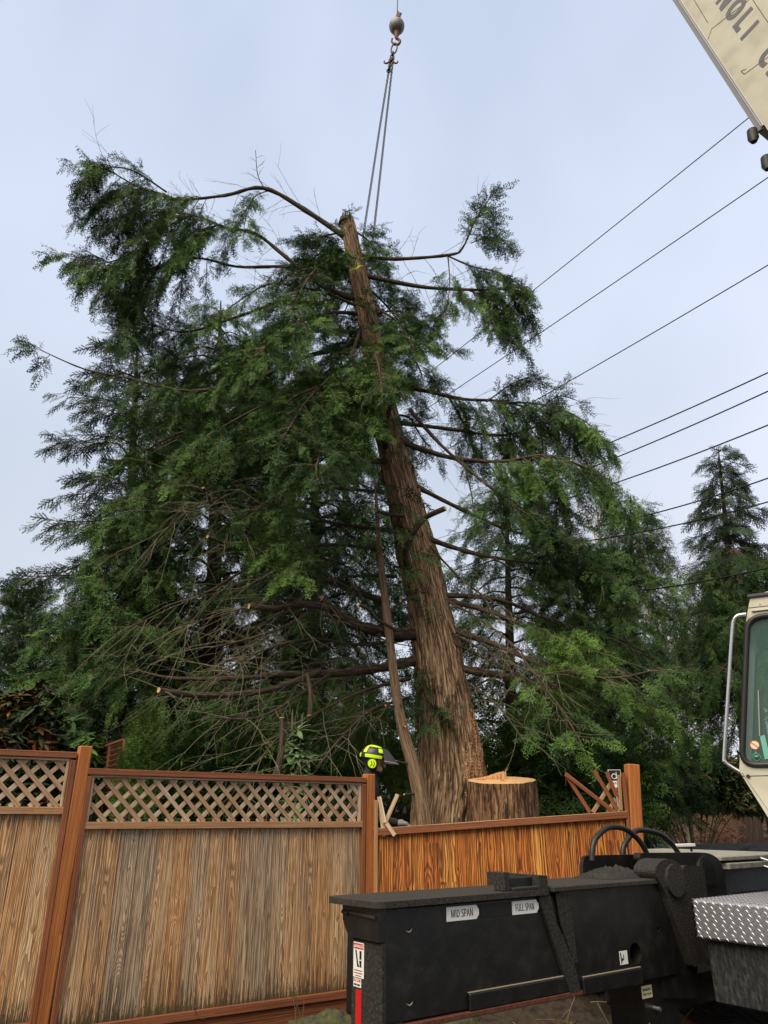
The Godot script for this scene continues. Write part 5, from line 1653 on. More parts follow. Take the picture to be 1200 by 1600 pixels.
func make_crane() -> void:
	rng.seed = 61
	var crane := thing("truck_crane", "truck crane with black outrigger, cream cab and cream boom at right", "crane", Vector3(0, 0, -4.3), "", 0.64)
	crane.transform = Transform3D(Basis(Vector3(0.8022, 0, -0.5971), Vector3.UP, Vector3(0.5971, 0, 0.8022)), Vector3(0, 0, -4.3))
	var inv := crane.transform.affine_inverse()
	# --- sliding outrigger beam with its jack
	var beam := boxed("outrigger_beam", Vector3(0.0, 0.655, -0.345), Vector3(1.6, 1.175, 0.0), M.black_paint, crane, 0.012)
	beam.set_meta("label", "black extended outrigger beam with white span labels")
	var bo := Vector3(0.8, 0.915, -0.1725)
	var put := Transform3D(Basis.IDENTITY, -bo)
	var tf := Geo.new()
	tf.prism(rounded(PackedVector2Array([Vector2(-0.11, -0.37), Vector2(-0.06, 0.035), Vector2(1.25, 0.035), Vector2(1.25, -0.40), Vector2(-0.06, -0.42)]), 0.06), 1.176, 1.206, Transform3D(Basis(Vector3(1, 0, 0), Vector3(0, 0, 1), Vector3(0, 1, 0)), Vector3.ZERO))
	part("top_flange", tf, M.rust_top, beam, put)
	boxed("bottom_flange", Vector3(0.05, 0.628, -0.37) - bo, Vector3(1.5, 0.654, 0.022) - bo, M.rust, beam, 0.004)
	boxed("lip", Vector3(0.56, 0.656, 0.001) - bo, Vector3(1.42, 0.735, 0.02) - bo, M.black_paint, beam, 0.005)
	boxed("weld_line", Vector3(0.56, 0.7355, 0.001) - bo, Vector3(1.42, 0.742, 0.014) - bo, M.wood_grey, beam, 0.002)
	# jack head and leg on the beam end
	var hd := Geo.new()
	hd.prism(PackedVector2Array([Vector2(-0.335, 1.174), Vector2(-0.33, 1.1), Vector2(-0.315, 1.07), Vector2(-0.27, 1.02), Vector2(-0.001, 1.02), Vector2(-0.001, 1.174)]), -0.035, 0.16, Transform3D(Basis(Vector3(0, 0, 1), Vector3(0, 1, 0), Vector3(1, 0, 0)), Vector3.ZERO))
	part("jack_head", hd, M.black_paint, beam, put)
	for q in [[-0.33, -0.275], [-0.262, -0.02]]:
		part("ridge", rod(Vector3(-0.036, 1.135, q[0]) - bo, Vector3(-0.036, 1.128, q[1]) - bo, 0.011), M.dusty_black, beam)
	var leg := boxed("jack_leg", Vector3(-0.02, 0.12, -0.268), Vector3(0.13, 1.019, -0.004), M.dusty_black, crane, 0.012)
	var lo := Vector3(0.055, 0.5695, -0.136)
	boxed("float_pad", Vector3(-0.2, -0.02, -0.4) - lo, Vector3(0.32, 0.12, 0.13) - lo, M.dusty_black, leg, 0.02)
	var end := Transform3D(Basis(Vector3(0, 0, 1), Vector3(0, 1, 0), Vector3(-1, 0, 0)), Vector3(-0.0205, 0, 0) - lo)
	boxed("reflector", Vector3(-0.0235, 0.3, -0.215) - lo, Vector3(-0.0202, 0.787, -0.165) - lo, M.red, leg, 0.0005)
	# danger stickers
	var st := boxed("sticker", Vector3(-0.0235, 0.84, -0.24) - lo, Vector3(-0.0203, 1.0, -0.145) - lo, M.white, leg, 0.001)
	var so := Vector3(-0.0219, 0.92, -0.1925)
	var face := Transform3D(Basis(Vector3(0, 0, 1), Vector3(0, 1, 0), Vector3(-1, 0, 0)), Vector3(-0.0017, 0, 0))
	var redbar := boxed("print", Vector3(-0.0025, 0.05, -0.044), Vector3(-0.0014, 0.075, 0.044), M.red, st, 0.0002)
	redbar.set_meta("kind", "part")
	lettering("print", "DANGER", 0.014, M.white, st, face * Transform3D(Basis.IDENTITY, Vector3(0.008, 0.0625, 0.0012)), 0.0, 0.95)
	var tri := Geo.new()
	tri.prism(PackedVector2Array([Vector2(-0.04, 0.056), Vector2(-0.026, 0.056), Vector2(-0.033, 0.07)]), 0.0008, 0.0016, face)
	part("print", tri, M.white, st)
	var pic := Geo.new()
	pic.prism(PackedVector2Array([Vector2(-0.03, 0.045), Vector2(-0.018, 0.045), Vector2(0.0, -0.018), Vector2(0.012, -0.03), Vector2(-0.012, -0.03), Vector2(-0.012, -0.02)]), 0.0002, 0.001, face)
	pic.prism(PackedVector2Array([Vector2(0.01, 0.043), Vector2(0.028, 0.043), Vector2(0.028, 0.004), Vector2(0.01, 0.004)]), 0.0002, 0.001, face)
	pic.prism(PackedVector2Array([Vector2(0.008, -0.002), Vector2(0.028, 0.0), Vector2(0.027, -0.032), Vector2(0.014, -0.03)]), 0.0002, 0.001, face)
	part("print", pic, M.black, st)
	for k in 3:
		var w := 0.036 if k < 2 else 0.026
		boxed("print", Vector3(-0.0023, -0.049 - k * 0.012, -w), Vector3(-0.0014, -0.0445 - k * 0.012, w), [M.grey_print, M.red, M.grey_print][k], st, 0.0001)
	var s2 := boxed("sticker", Vector3(-0.0235, 0.797, -0.237) - lo, Vector3(-0.0203, 0.836, -0.168) - lo, M.white, leg, 0.001)
	boxed("print", Vector3(-0.0025, 0.006, -0.03), Vector3(-0.0014, 0.018, 0.03), M.red, s2, 0.0002)
	lettering("print", "DANGER", 0.008, M.white, s2, face * Transform3D(Basis.IDENTITY, Vector3(0, 0.012, 0.0012)), 0.0)
	lettering("print", "PINCH POINT", 0.008, M.black, s2, face * Transform3D(Basis.IDENTITY, Vector3(0, -0.008, 0.0006)), 0.0, 0.8)
	# span labels on the flank
	for q in [["MlD SPAN", 0.425, 0.667, 1.118], ["FULL SPAN", 0.935, 1.16, 1.118]]:
		var g := Geo.new()
		var w: float = q[2] - q[1]
		g.prism(PackedVector2Array([Vector2(0, -0.035), Vector2(w - 0.02, -0.035), Vector2(w, -0.012), Vector2(w, 0.012), Vector2(w - 0.02, 0.035), Vector2(0, 0.035)]), 0.0, 0.003)
		var lb := part("span_label", g, M.white, beam, Transform3D(Basis.IDENTITY, Vector3(q[1], q[3], 0.001) - bo))
		lettering("print", q[0], 0.036, M.black, lb, Transform3D(Basis.IDENTITY, Vector3(w * 0.47, 0, 0.0035)), 0.0, 0.74 if q[0] == "MlD SPAN" else 0.66)
	boxed("black_patch", Vector3(0.68, 1.085, 0.001) - bo, Vector3(0.93, 1.152, 0.003) - bo, M.black, beam, 0.0005)
	# crescent weld scars
	for y in [1.075, 0.75]:
		var c := Geo.new()
		var cp := PackedVector3Array()
		var cr := PackedFloat32Array()
		for k in 9:
			var an := -2.6 + 2.3 * k / 8.0
			cp.append(Vector3(0.16 + cos(an) * 0.022, y + sin(an) * 0.022, 0.002))
			cr.append(0.001 + 0.0035 * sin(PI * k / 8.0))
		c.tube(cp, cr, 5)
		part("weld_scar", c, M.wood_grey, beam, put)
	# scratches in the paint and a weld bead under the flange
	var scr := Geo.new()
	for k in 14:
		var p := Vector3(rng.randf_range(0.15, 1.25), rng.randf_range(0.76, 1.07), 0.0004)
		var d := Vector3(rng.randfn(0.8, 0.5), rng.randfn(0, 0.35), 0).normalized() * rng.randf_range(0.02, 0.16)
		scr.tube(pts([p, p + d * 0.5 + Vector3(0, rng.randf_range(-0.004, 0.004), 0), p + d]), PackedFloat32Array([0.0004, 0.0011, 0.0004]), 4)
	part("scratches", scr, M.dusty_black, beam, put).set_meta("kind", "stuff")
	var weld := Geo.new()
	var wl2 := PackedVector3Array()
	var wr := PackedFloat32Array()
	for k in 120:
		wl2.append(Vector3(0.02 + k * 0.01, 1.172 + rng.randf_range(-0.001, 0.001), 0.002))
		wr.append(0.006 + 0.0025 * sin(k * 2.1))
	weld.tube(wl2, wr, 6)
	part("weld_bead", weld, M.black_paint, beam, put)
	# --- housing that the beam slides in
	var hs := CSGBox3D.new()
	hs.name = "outrigger_housing"
	hs.size = Vector3(1.12, 0.545, 0.42)
	hs.position = Vector3(1.9, 0.9125, -0.195)
	hs.material = M.black_paint
	var hole := CSGCylinder3D.new()
	hole.name = "hole"
	hole.operation = CSGShape3D.OPERATION_SUBTRACTION
	hole.radius = 0.06
	hole.height = 0.2
	hole.sides = 28
	hole.rotation.x = PI / 2
	hole.position = Vector3(0.13, -0.118, 0.23)
	hole.material = M.black
	hs.add_child(hole)
	var hole2: CSGCylinder3D = hole.duplicate()
	hole2.name = "bolt_hole"
	hole2.radius = 0.014
	hole2.position = Vector3(0.41, 0.0, 0.23)
	hs.add_child(hole2)
	crane.add_child(hs, true)
	hs.set_meta("label", "black housing box with round hole and slanted collar")
	boxed("housing_top", Vector3(1.26, 1.186, -0.42), Vector3(2.47, 1.218, 0.04), M.rust_top, crane, 0.006)
	boxed("housing_lip", Vector3(1.47, 0.628, 0.0155), Vector3(2.05, 0.715, 0.036), M.black_paint, crane, 0.005)
	boxed("weld_line", Vector3(1.48, 0.716, 0.0155), Vector3(2.05, 0.722, 0.03), M.wood_grey, crane, 0.002)
	var collar := slab("collar", PackedVector2Array([Vector2(1.162, 1.283), Vector2(1.237, 1.280), Vector2(1.238, 1.199), Vector2(1.289, 1.021), Vector2(1.411, 0.815), Vector2(1.456, 0.652), Vector2(1.362, 0.647), Vector2(1.157, 1.148)]), -0.43, 0.022, M.dusty_black, crane)
	collar.set_meta("label", "slanted dusty steel collar round the beam")
	var gus := Geo.new()
	gus.prism(PackedVector2Array([Vector2(1.3, 1.18), Vector2(1.43, 1.16), Vector2(1.45, 0.8), Vector2(1.42, 0.8), Vector2(1.33, 1.0)]), 0.0155, 0.0205)
	part("gusset", gus, M.dusty_black, crane)
	boxed("bracket", Vector3(0.9, 1.2065, -0.06), Vector3(1.22, 1.275, -0.035), M.black_paint, crane, 0.004)
	boxed("bracket", Vector3(0.885, 1.2065, -0.09), Vector3(0.93, 1.31, 0.0), M.dusty_black, crane, 0.004)
	boxed("bracket_foot", Vector3(0.94, 1.2065, -0.03), Vector3(1.2, 1.225, 0.02), M.dusty_black, crane, 0.004)
	# worn sticker near the hole
	var ws := boxed("sticker", Vector3(1.86, 0.745, 0.0155), Vector3(1.94, 0.82, 0.018), M.white, crane, 0.0008)
	var sm := Geo.new()
	sm.prism(PackedVector2Array([Vector2(-0.035, 0.03), Vector2(-0.025, 0.032), Vector2(-0.022, 0.0), Vector2(-0.008, -0.004), Vector2(-0.002, 0.02), Vector2(0.004, 0.018), Vector2(0.0, -0.012), Vector2(-0.018, -0.016), Vector2(-0.026, -0.033), Vector2(-0.03, -0.033), Vector2(-0.032, -0.01)]), 0.0014, 0.002)
	part("print", sm, M.navy, ws)
	# --- hinge arm with round boss, the plates and humps behind it
	var arm := slab("hinge_arm", rounded(PackedVector2Array([Vector2(2.277, 1.266), Vector2(2.352, 1.328), Vector2(2.478, 1.345), Vector2(2.594, 1.313), Vector2(2.638, 1.212), Vector2(2.662, 1.098), Vector2(2.659, 0.706), Vector2(2.597, 0.655), Vector2(2.412, 1.032), Vector2(2.390, 1.119)]), 0.05), -0.12, 0.06, M.dusty_black, crane)
	arm.set_meta("label", "curved hinge arm dusted grey with a round boss")
	part("boss", rod(Vector3(2.49, 1.205, -0.1), Vector3(2.49, 1.205, 0.085), 0.105, 28), M.dusty_black, arm)
	slab("arm_web", PackedVector2Array([Vector2(2.477, 1.111), Vector2(2.501, 1.022), Vector2(2.736, 0.692), Vector2(2.671, 0.471), Vector2(2.311, 0.512), Vector2(2.367, 1.030)]), -0.3, -0.002, M.black_paint, crane)
	slab("back_plate", rounded(PackedVector2Array([Vector2(2.086, 1.094), Vector2(2.128, 1.354), Vector2(2.810, 1.346), Vector2(3.007, 1.295), Vector2(2.989, 1.048)]), 0.06), -0.45, -0.42, M.black_paint, crane)
	# crumpled tarpaulin on the housing
	var f := noise(66, 2.2, 3)
	var p := PackedVector3Array()
	var uv := PackedVector2Array()
	for r in 13:
		for c in 29:
			var x := c / 28.0
			var z := r / 12.0
			var edge := sin(PI * x) * sin(PI * z)
			p.append(Vector3(1.98 + 0.46 * x, 1.2195 + 0.065 * pow(edge, 0.5) * (0.6 + 0.55 * absf(f.get_noise_2d(x * 5.0, z * 4.0)) * 2.0), -0.08 - 0.32 * z))
			uv.append(Vector2(x, z))
	var tp := Geo.new()
	tp.grid(p, uv, 13, 29)
	part("tarpaulin", tp, M.dusty_black, crane)
	slab("hump", rounded(PackedVector2Array([Vector2(2.763, 1.036), Vector2(2.960, 1.276), Vector2(3.233, 1.258), Vector2(3.215, 0.968)]), 0.05), -0.42, -0.15, M.dusty_black, crane)
	var plate := slab("pivot_plate", rounded(PackedVector2Array([Vector2(2.606, 1.312), Vector2(2.617, 1.364), Vector2(3.548, 1.347), Vector2(3.718, 1.280), Vector2(3.736, 0.926), Vector2(3.010, 0.969)]), 0.09), -0.34, -0.28, M.black_paint, crane)
	var dc := PackedVector2Array([Vector2(3.435, 1.210)])
	slab("pivot_cap", disc_outline(dc[0], 0.115, 0.115), -0.279, -0.25, M.black_paint, plate)
	slab("pivot_cap", disc_outline(dc[0], 0.1, 0.1), -0.2495, -0.243, M.black_paint, plate)
	# hydraulic hoses
	for h in [[Vector3(2.174, 1.320, -0.380), Vector3(2.195, 1.405, -0.380), Vector3(2.243, 1.469, -0.380), Vector3(2.359, 1.529, -0.380), Vector3(2.477, 1.546, -0.380), Vector3(2.630, 1.522, -0.380), Vector3(2.774, 1.439, -0.380), Vector3(2.863, 1.323, -0.380)], [Vector3(2.691, 1.301, -0.500), Vector3(2.728, 1.405, -0.500), Vector3(2.872, 1.500, -0.500), Vector3(3.003, 1.518, -0.500), Vector3(3.215, 1.488, -0.500), Vector3(3.359, 1.418, -0.500), Vector3(3.448, 1.338, -0.500)]]:
		var line := curve(pts(h), 6)
		var rad := PackedFloat32Array()
		for k in line.size():
			rad.append(0.021)
		var g := Geo.new()
		g.tube(line, rad, 12)
		part("hydraulic_hose", g, M.rubber, crane)
	boxed("hose_fitting", Vector3(3.36, 1.29, -0.54), Vector3(3.46, 1.34, -0.46), M.deck, crane, 0.01)
	# --- deck, frame, far outrigger
	var deck := boxed("deck", Vector3(3.95, 1.265, -1.9), Vector3(5.3, 1.3, -0.42), M.deck, crane, 0.006)
	boxed("deck_edge", Vector3(-0.6, -0.085, -0.7), Vector3(0.69, -0.035, 0.76), M.deck, deck, 0.006)
	boxed("deck_support", Vector3(3.5, 0.7, -1.8), Vector3(5.1, 1.21, -0.55), M.black_paint, crane, 0.02)
	for k in 2:
		part("bolt", rod(Vector3(4.6, 1.275 - k * 0.06, -0.43), Vector3(4.6, 1.25 - k * 0.06, -0.34), 0.012), M.chrome, crane)
	var pad := boxed("white_block", Vector3(4.1, 1.36, -1.0), Vector3(4.42, 1.385, -0.94), M.white, crane, 0.004)
	boxed("foot", Vector3(0.12, -0.058, -0.01), Vector3(0.13, -0.013, 0.01), M.black, pad, 0.001)
	slab("far_housing", rounded(PackedVector2Array([Vector2(7.0, 0.8), Vector2(7.1, 1.24), Vector2(7.35, 1.275), Vector2(9.5, 1.275), Vector2(9.5, 0.8)]), 0.06), -3.0, -2.5, M.black_paint, crane)
	slab("far_boss", disc_outline(Vector2(8.3, 1.05), 0.3, 0.2), -2.499, -2.42, M.black_paint, crane)
	boxed("carrier_frame", Vector3(3.0, 0.52, -2.4), Vector3(5.4, 1.0, 5.5), M.black_paint, crane, 0.02)
	boxed("underframe", Vector3(2.3, 0.4, -0.5), Vector3(3.1, 0.62, -0.05), M.black_paint, crane, 0.02)
	var jb := slab("jack_bracket", PackedVector2Array([Vector2(2.12, 0.3), Vector2(2.1, 0.66), Vector2(2.4, 0.66), Vector2(2.5, 0.3)]), -0.3, -0.02, M.black_paint, crane)
	boxed("sticker", Vector3(2.09, 0.53, -0.0195), Vector3(2.2, 0.6, -0.017), plain(Color(0.75, 0.72, 0.6), 0.7), jb, 0.0005)
	lettering("print", "WARNING", 0.014, M.black, jb, Transform3D(Basis.IDENTITY, Vector3(2.145, 0.578, -0.0165)), 0.0)
	lettering("print", "KEEP CLEAR", 0.011, M.black, jb, Transform3D(Basis.IDENTITY, Vector3(2.145, 0.553, -0.0165)), 0.0)
	part("bolt", rod(Vector3(2.2, 0.47, -0.03), Vector3(2.2, 0.47, 0.03), 0.014, 6), M.chrome, jb)
	for q in [[3.3, 2.6], [3.3, 4.2]]:
		var wg := Geo.new()
		wg.tube(pts([Vector3(-0.2, 0, 0), Vector3(-0.17, 0, 0), Vector3(0.17, 0, 0), Vector3(0.2, 0, 0)]), PackedFloat32Array([0.47, 0.52, 0.52, 0.47]), 36)
		var wh := part("wheel", wg, M.rubber, crane, Transform3D(Basis.IDENTITY, Vector3(q[0], 0.5, q[1])))
		part("rim", rod(Vector3(-0.21, 0, 0), Vector3(-0.17, 0, 0), 0.28, 28), M.grey_paint, wh)
	# --- aluminium tread plate tool box on a black tank
	var tb := boxed("tool_box", Vector3(2.44, 0.868, 0.21), Vector3(3.45, 1.1, 1.9), M.aluminium, crane, 0.014)
	tb.set_meta("label", "bright aluminium tread plate tool box")
	var lug := Geo.new()
	var th := Vector3(0.505, 0.116, 0.845)
	for fc in 2:
		var w := 1.69
		var hh := 0.225 if fc == 0 else 1.0
		var nx := int(w / 0.03)
		var ny := int(hh / 0.023)
		for a in nx:
			for b in ny:
				var u := -0.5 * w + (a + 0.5) * w / nx + (0.0075 if b % 2 == 1 else -0.0075)
				var v := -0.5 * hh + (b + 0.5) * hh / ny
				var an := 0.78 if (a + b) % 2 == 0 else -0.78
				var o: Vector3
				var bs: Basis
				if fc == 0:
					o = Vector3(-th.x, v, u)
					bs = Basis(Vector3(0, cos(an), sin(an)), Vector3(0, -sin(an), cos(an)), Vector3(-1, 0, 0))
				else:
					o = Vector3(v, th.y, u)
					bs = Basis(Vector3(cos(an), 0, sin(an)), Vector3(-sin(an), 0, cos(an)), Vector3(0, 1, 0))
				for s in [-1.0, 1.0]:
					lug.poly([o + bs.x * 0.0145, o + bs.y * 0.0033 * s, o + bs.z * 0.0024], bs.z + bs.y * s)
					lug.poly([o - bs.x * 0.0145, o + bs.y * 0.0033 * s, o + bs.z * 0.0024], bs.z + bs.y * s)
	part("tread_pattern", lug, M.aluminium, tb).set_meta("kind", "stuff")
	boxed("tank", Vector3(2.5, 0.5, 0.235), Vector3(3.4, 0.866, 1.9), triplanar(textured(ramp_image(67, 0.09, [Color(0.06, 0.065, 0.07), Color(0.12, 0.127, 0.135), Color(0.2, 0.21, 0.22)], 256, 4, 5, 1.6), 0.75, bump_image(68, 0.1, 256, 2, 3.0), 0.6), 1.4), crane, 0.012)
	# --- operator's cab
	var cab := Node3D.new()
	cab.name = "cab"
	crane.add_child(cab, true)
	cab.transform = inv * Transform3D(Basis(Vector3(0.885, 0.000, 0.465), Vector3.UP, Vector3(-0.465, 0.000, 0.885)), Vector3(2.636, 1.928, -5.750))
	cab.set_meta("label", "cream operator cab with rubber sealed side window")
	var hull := PackedVector2Array([Vector2(0.301, 1.290), Vector2(0.243, 1.121), Vector2(0.000, 0.000), Vector2(0.135, -0.316), Vector2(0.209, -0.486), Vector2(1.25, -0.6), Vector2(1.25, 1.55)])
	var win := PackedVector2Array([Vector2(0.255, 1.135), Vector2(0.024, 0.040), Vector2(0.72, Vector2(0.024, 0.040).y), Vector2(0.78, Vector2(0.255, 1.135).y)])
	var shell := CSGPolygon3D.new()
	shell.name = "shell"
	shell.polygon = hull
	shell.depth = 1.3
	shell.material = M.cream
	var inner := CSGPolygon3D.new()
	inner.name = "hollow"
	inner.operation = CSGShape3D.OPERATION_SUBTRACTION
	inner.polygon = Geometry2D.offset_polygon(hull, -0.035)[0]
	inner.depth = 1.22
	inner.position.z = -0.04
	inner.material = M.helmet
	shell.add_child(inner)
	var wo := rounded(win, 0.11, 6)
	var cutw := CSGPolygon3D.new()
	cutw.name = "opening"
	cutw.operation = CSGShape3D.OPERATION_SUBTRACTION
	cutw.polygon = wo
	cutw.depth = 1.6
	cutw.position.z = 0.1
	cutw.material = M.cream
	shell.add_child(cutw)
	cab.add_child(shell, true)
	# rubber seal round the opening
	for z in [0.0, -1.3]:
		var line := PackedVector3Array()
		var rad := PackedFloat32Array()
		for k in wo.size() + 1:
			var q := wo[k % wo.size()]
			line.append(Vector3(q.x, q.y, z))
			rad.append(0.022)
		var g := Geo.new()
		g.tube(line, rad, 8, false)
		part("window_seal", g, M.rubber, cab)
		slab("window", wo, z - 0.018, z - 0.012, M.glass, cab)
	# roof lip and corner seam
	var roof := Vector2(0.301, 1.290)
	boxed("roof_lip", Vector3(roof.x - 0.02, roof.y - 0.002, -1.31), Vector3(1.27, roof.y + 0.025, 0.02), M.navy, cab, 0.006)
	boxed("rain_gutter", Vector3(roof.x - 0.008, roof.y - 0.115, 0.001), Vector3(1.25, roof.y - 0.1, 0.016), M.cream, cab, 0.004)
	var seam := Geo.new()
	var s0 := Vector2(0.011, -0.009)
	var s1 := Vector2(0.214, -0.462)
	seam.tube(pts([Vector3(s0.x + 0.012, s0.y + 0.0, 0.0), Vector3(s1.x + 0.02, s1.y + 0.02, 0.0)]), PackedFloat32Array([0.007, 0.007]), 6)
	part("edge_bead", seam, M.cream, cab)
	var rv := Vector2(0.054, -0.037)
	part("rivet", rod(Vector3(rv.x, rv.y, -0.002), Vector3(rv.x, rv.y, 0.008), 0.014, 14), M.dark_line, cab)
	# door seam, hinges and rivets
	var dr := PackedVector3Array()
	for q in rounded(Geometry2D.offset_polygon(win, 0.075)[0], 0.14, 6):
		dr.append(Vector3(q.x, q.y, 0.0))
	dr.append(dr[0])
	var dg := Geo.new()
	dg.tube(dr, limb_radii(dr.size(), 0.003, 0.003), 5, false)
	part("door_seam", dg, M.dark_line, cab)
	for k in 7:
		var q := roof + Vector2(0.06 + k * 0.16, -0.06)
		part("rivet", rod(Vector3(q.x, q.y, -0.002), Vector3(q.x, q.y, 0.004), 0.007, 10), M.grey_paint, cab)
	# grab rail
	var gp := []
	for q in [Vector2(0.250, 1.156), Vector2(0.194, 1.153), Vector2(0.156, 1.121), Vector2(0.125, 1.021), Vector2(0.019, 0.558), Vector2(-0.081, 0.116), Vector2(-0.084, 0.075), Vector2(-0.066, 0.047), Vector2(0.004, -0.005)]:
		gp.append(Vector3(q.x, q.y, 0.03))
	var gl := curve(pts(gp), 5)
	var gr := PackedFloat32Array()
	for k in gl.size():
		gr.append(0.0135)
	var gg := Geo.new()
	gg.tube(gl, gr, 12)
	part("grab_rail", gg, M.chrome, cab)
	# stickers in the lower window corner, wiper
	var k1 := Vector2(0.136, 0.181)
	slab("window_sticker", disc_outline(k1, 0.034, 0.034), -0.011, -0.0095, M.red, cab)
	slab("window_sticker", disc_outline(k1, 0.029, 0.029), -0.0094, -0.008, plain(Color(0.8, 0.8, 0.68), 0.6), cab)
	var slash := Geo.new()
	slash.box(Transform3D(Basis(Vector3(0, 0, 1), -0.7), Vector3(k1.x, k1.y, -0.0074)), Vector3(0.06, 0.006, 0.001), 0.0)
	part("window_sticker", slash, M.red, cab)
	var k2 := Vector2(0.134, 0.099)
	slab("window_sticker", disc_outline(k2, 0.026, 0.026), -0.011, -0.0095, plain(Color(0.35, 0.7, 0.6), 0.6), cab)
	slab("window_sticker", disc_outline(k2, 0.023, 0.023), -0.0094, -0.008, M.black, cab)
	for j in 2:
		boxed("window_sticker", Vector3(k2.x - 0.013, k2.y - 0.003 + j * 0.009, -0.0079), Vector3(k2.x + 0.013, k2.y + 0.003 + j * 0.009, -0.0068), plain(Color(0.35, 0.7, 0.6), 0.6), cab, 0.0)
	var k3 := Vector2(0.181, 0.243)
	var k4 := Vector2(0.198, 0.079)
	slab("window_sticker", PackedVector2Array([k3, k3 + Vector2(0.035, 0.008), k4 + Vector2(0.025, 0.004), k4 - Vector2(0.012, 0)]), -0.011, -0.009, plain(Color(0.4, 0.66, 0.62), 0.6), cab)
	part("wiper", rod(Vector3(k3.x, k3.y, -0.008), Vector3(k3.x + 0.05, k3.y + 0.33, -0.008), 0.005), M.grey_paint, cab)
	# seat inside
	var seat := Geo.new()
	seat.box(Transform3D(Basis.IDENTITY, Vector3(0.75, 0.05, -0.65)), Vector3(0.5, 0.14, 0.5), 0.04)
	seat.box(Transform3D(Basis(Vector3(0, 0, 1), -0.15), Vector3(1.0, 0.45, -0.65)), Vector3(0.14, 0.75, 0.46), 0.04)
	part("seat", seat, M.rubber, cab)
	# turntable body under and behind the cab
	var sup := Geo.new()
	sup.box(Transform3D(Basis.IDENTITY, Vector3(1.9, 0.35, -0.7)), Vector3(1.2, 2.2, 2.4), 0.03)
	part("turntable", sup, M.cream, cab)
	sup = Geo.new()
	sup.box(Transform3D(Basis.IDENTITY, Vector3(1.3, -0.75, -0.7)), Vector3(2.2, 0.2, 2.2), 0.03)
	part("turntable_floor", sup, M.black_paint, cab)
	# --- boom
	var bt := Transform3D(Basis(Vector3(0.103, -0.982, 0.156), Vector3(0.540, 0.187, 0.820), Vector3(-0.835, 0.0, 0.550)).orthonormalized(), Vector3(4.259, 8.504, -5.9))
	var boom := Node3D.new()
	boom.name = "boom"
	crane.add_child(boom, true)
	boom.transform = inv * bt
	boom.set_meta("label", "cream telescopic boom with dark blue lettering")
	var along := Transform3D(Basis(Vector3(0, 1, 0), Vector3(0, 0, 1), Vector3(1, 0, 0)), Vector3.ZERO)
	var sect := func(lo_: float, hi_: float, inset: float, called: String) -> void:
		var i2 := inset
		var g := Geo.new()
		g.prism(PackedVector2Array([Vector2(0.068 + i2, -0.001 - i2), Vector2(0.95 - i2, -0.001 - i2), Vector2(1.0 - i2, -0.05 - i2), Vector2(1.0 - i2, -0.6 + i2), Vector2(0.95 - i2, -0.65 + i2), Vector2(0.068 + i2, -0.65 + i2)]), -hi_, -lo_, along)
		part(called, g, M.boom, boom)
		var g2 := Geo.new()
		g2.prism(PackedVector2Array([Vector2(0.0675 + i2, -0.002 - i2), Vector2(0.055 + i2, 0.006 - i2), Vector2(-0.025 + i2, -0.03 - i2), Vector2(-0.025 + i2, -0.62 + i2), Vector2(0.055 + i2, -0.654 + i2), Vector2(0.0675 + i2, -0.648 + i2)]), -hi_, -maxf(lo_, 0.28), along)
		part("bottom_plate", g2, M.grey_paint, boom)
	sect.call(-6.3, 6.0, 0.0, "base_section")
	sect.call(6.0, 15.5, 0.05, "telescopic_section")
	sect.call(15.5, 25.0, 0.1, "telescopic_section")
	sect.call(25.0, 32.6, 0.15, "telescopic_section")
	# raised bead along the bottom plate
	var bd := Geo.new()
	bd.tube(pts([Vector3(-5.9, 0.035, -0.005), Vector3(-0.3, 0.035, -0.005)]), PackedFloat32Array([0.008, 0.008]), 6)
	part("bead", bd, M.grey_paint, boom)
	# letters: one by one along the boom
	for q in [["N", -2.47], ["O", -2.17], ["L", -1.905], ["C", -1.095], ["R", -0.82]]:
		lettering("letter", q[0], 0.24, M.navy, boom, Transform3D(Basis.IDENTITY, Vector3(q[1], 0.457, 0.001)), 0.85)
	boxed("letter", Vector3(-1.695, 0.337, 0.0), Vector3(-1.635, 0.577, 0.002), M.navy, boom, 0.0005)
	# seams of welded wear plates
	for q in [[-2.084, 0.62, -2.255, 0.162], [-2.255, 0.162, -2.16, 0.067], [-1.068, 0.449, -1.157, 0.177], [-1.157, 0.177, -1.242, 0.168], [-2.03, 0.65, -1.5, 0.635], [-1.068, 0.449, -1.0, 0.64], [-2.4, 0.165, -3.4, 0.19], [-1.242, 0.168, -1.2, 0.22]]:
		part("seam", rod(Vector3(q[0], q[1], 0.0), Vector3(q[2], q[3], 0.0), 0.0035, 5), M.dark_line, boom)
	# work lights and cable under the boom
	for q in [[-0.26, -0.05, 0.02], [0.2, -0.08, 0.0]]:
		var g := Geo.new()
		g.tube(pts([Vector3(-0.09, 0, 0), Vector3(-0.065, 0, 0), Vector3(0.05, 0, 0), Vector3(0.1, 0, 0)]), PackedFloat32Array([0.03, 0.055, 0.06, 0.035]), 16)
		var wl := part("work_light", g, M.black, boom, Transform3D(Basis(Vector3(0, 0, 1), -0.25), Vector3(q[0], q[1] - 0.02, q[2])))
		part("bracket", rod(Vector3(0, 0, 0), Vector3(0.0, 0.12, -0.02), 0.012), M.dark_line, wl)
	var cb := Geo.new()
	var cl := curve(pts([Vector3(0.02, 0.05, 0.02), Vector3(0.12, 0.075, 0.05), Vector3(0.3, 0.03, 0.06), Vector3(0.42, 0.07, 0.05), Vector3(0.55, 0.04, 0.02)]), 6)
	cb.tube(cl, limb_radii(cl.size(), 0.009, 0.009), 6)
	part("cable", cb, M.black, boom)
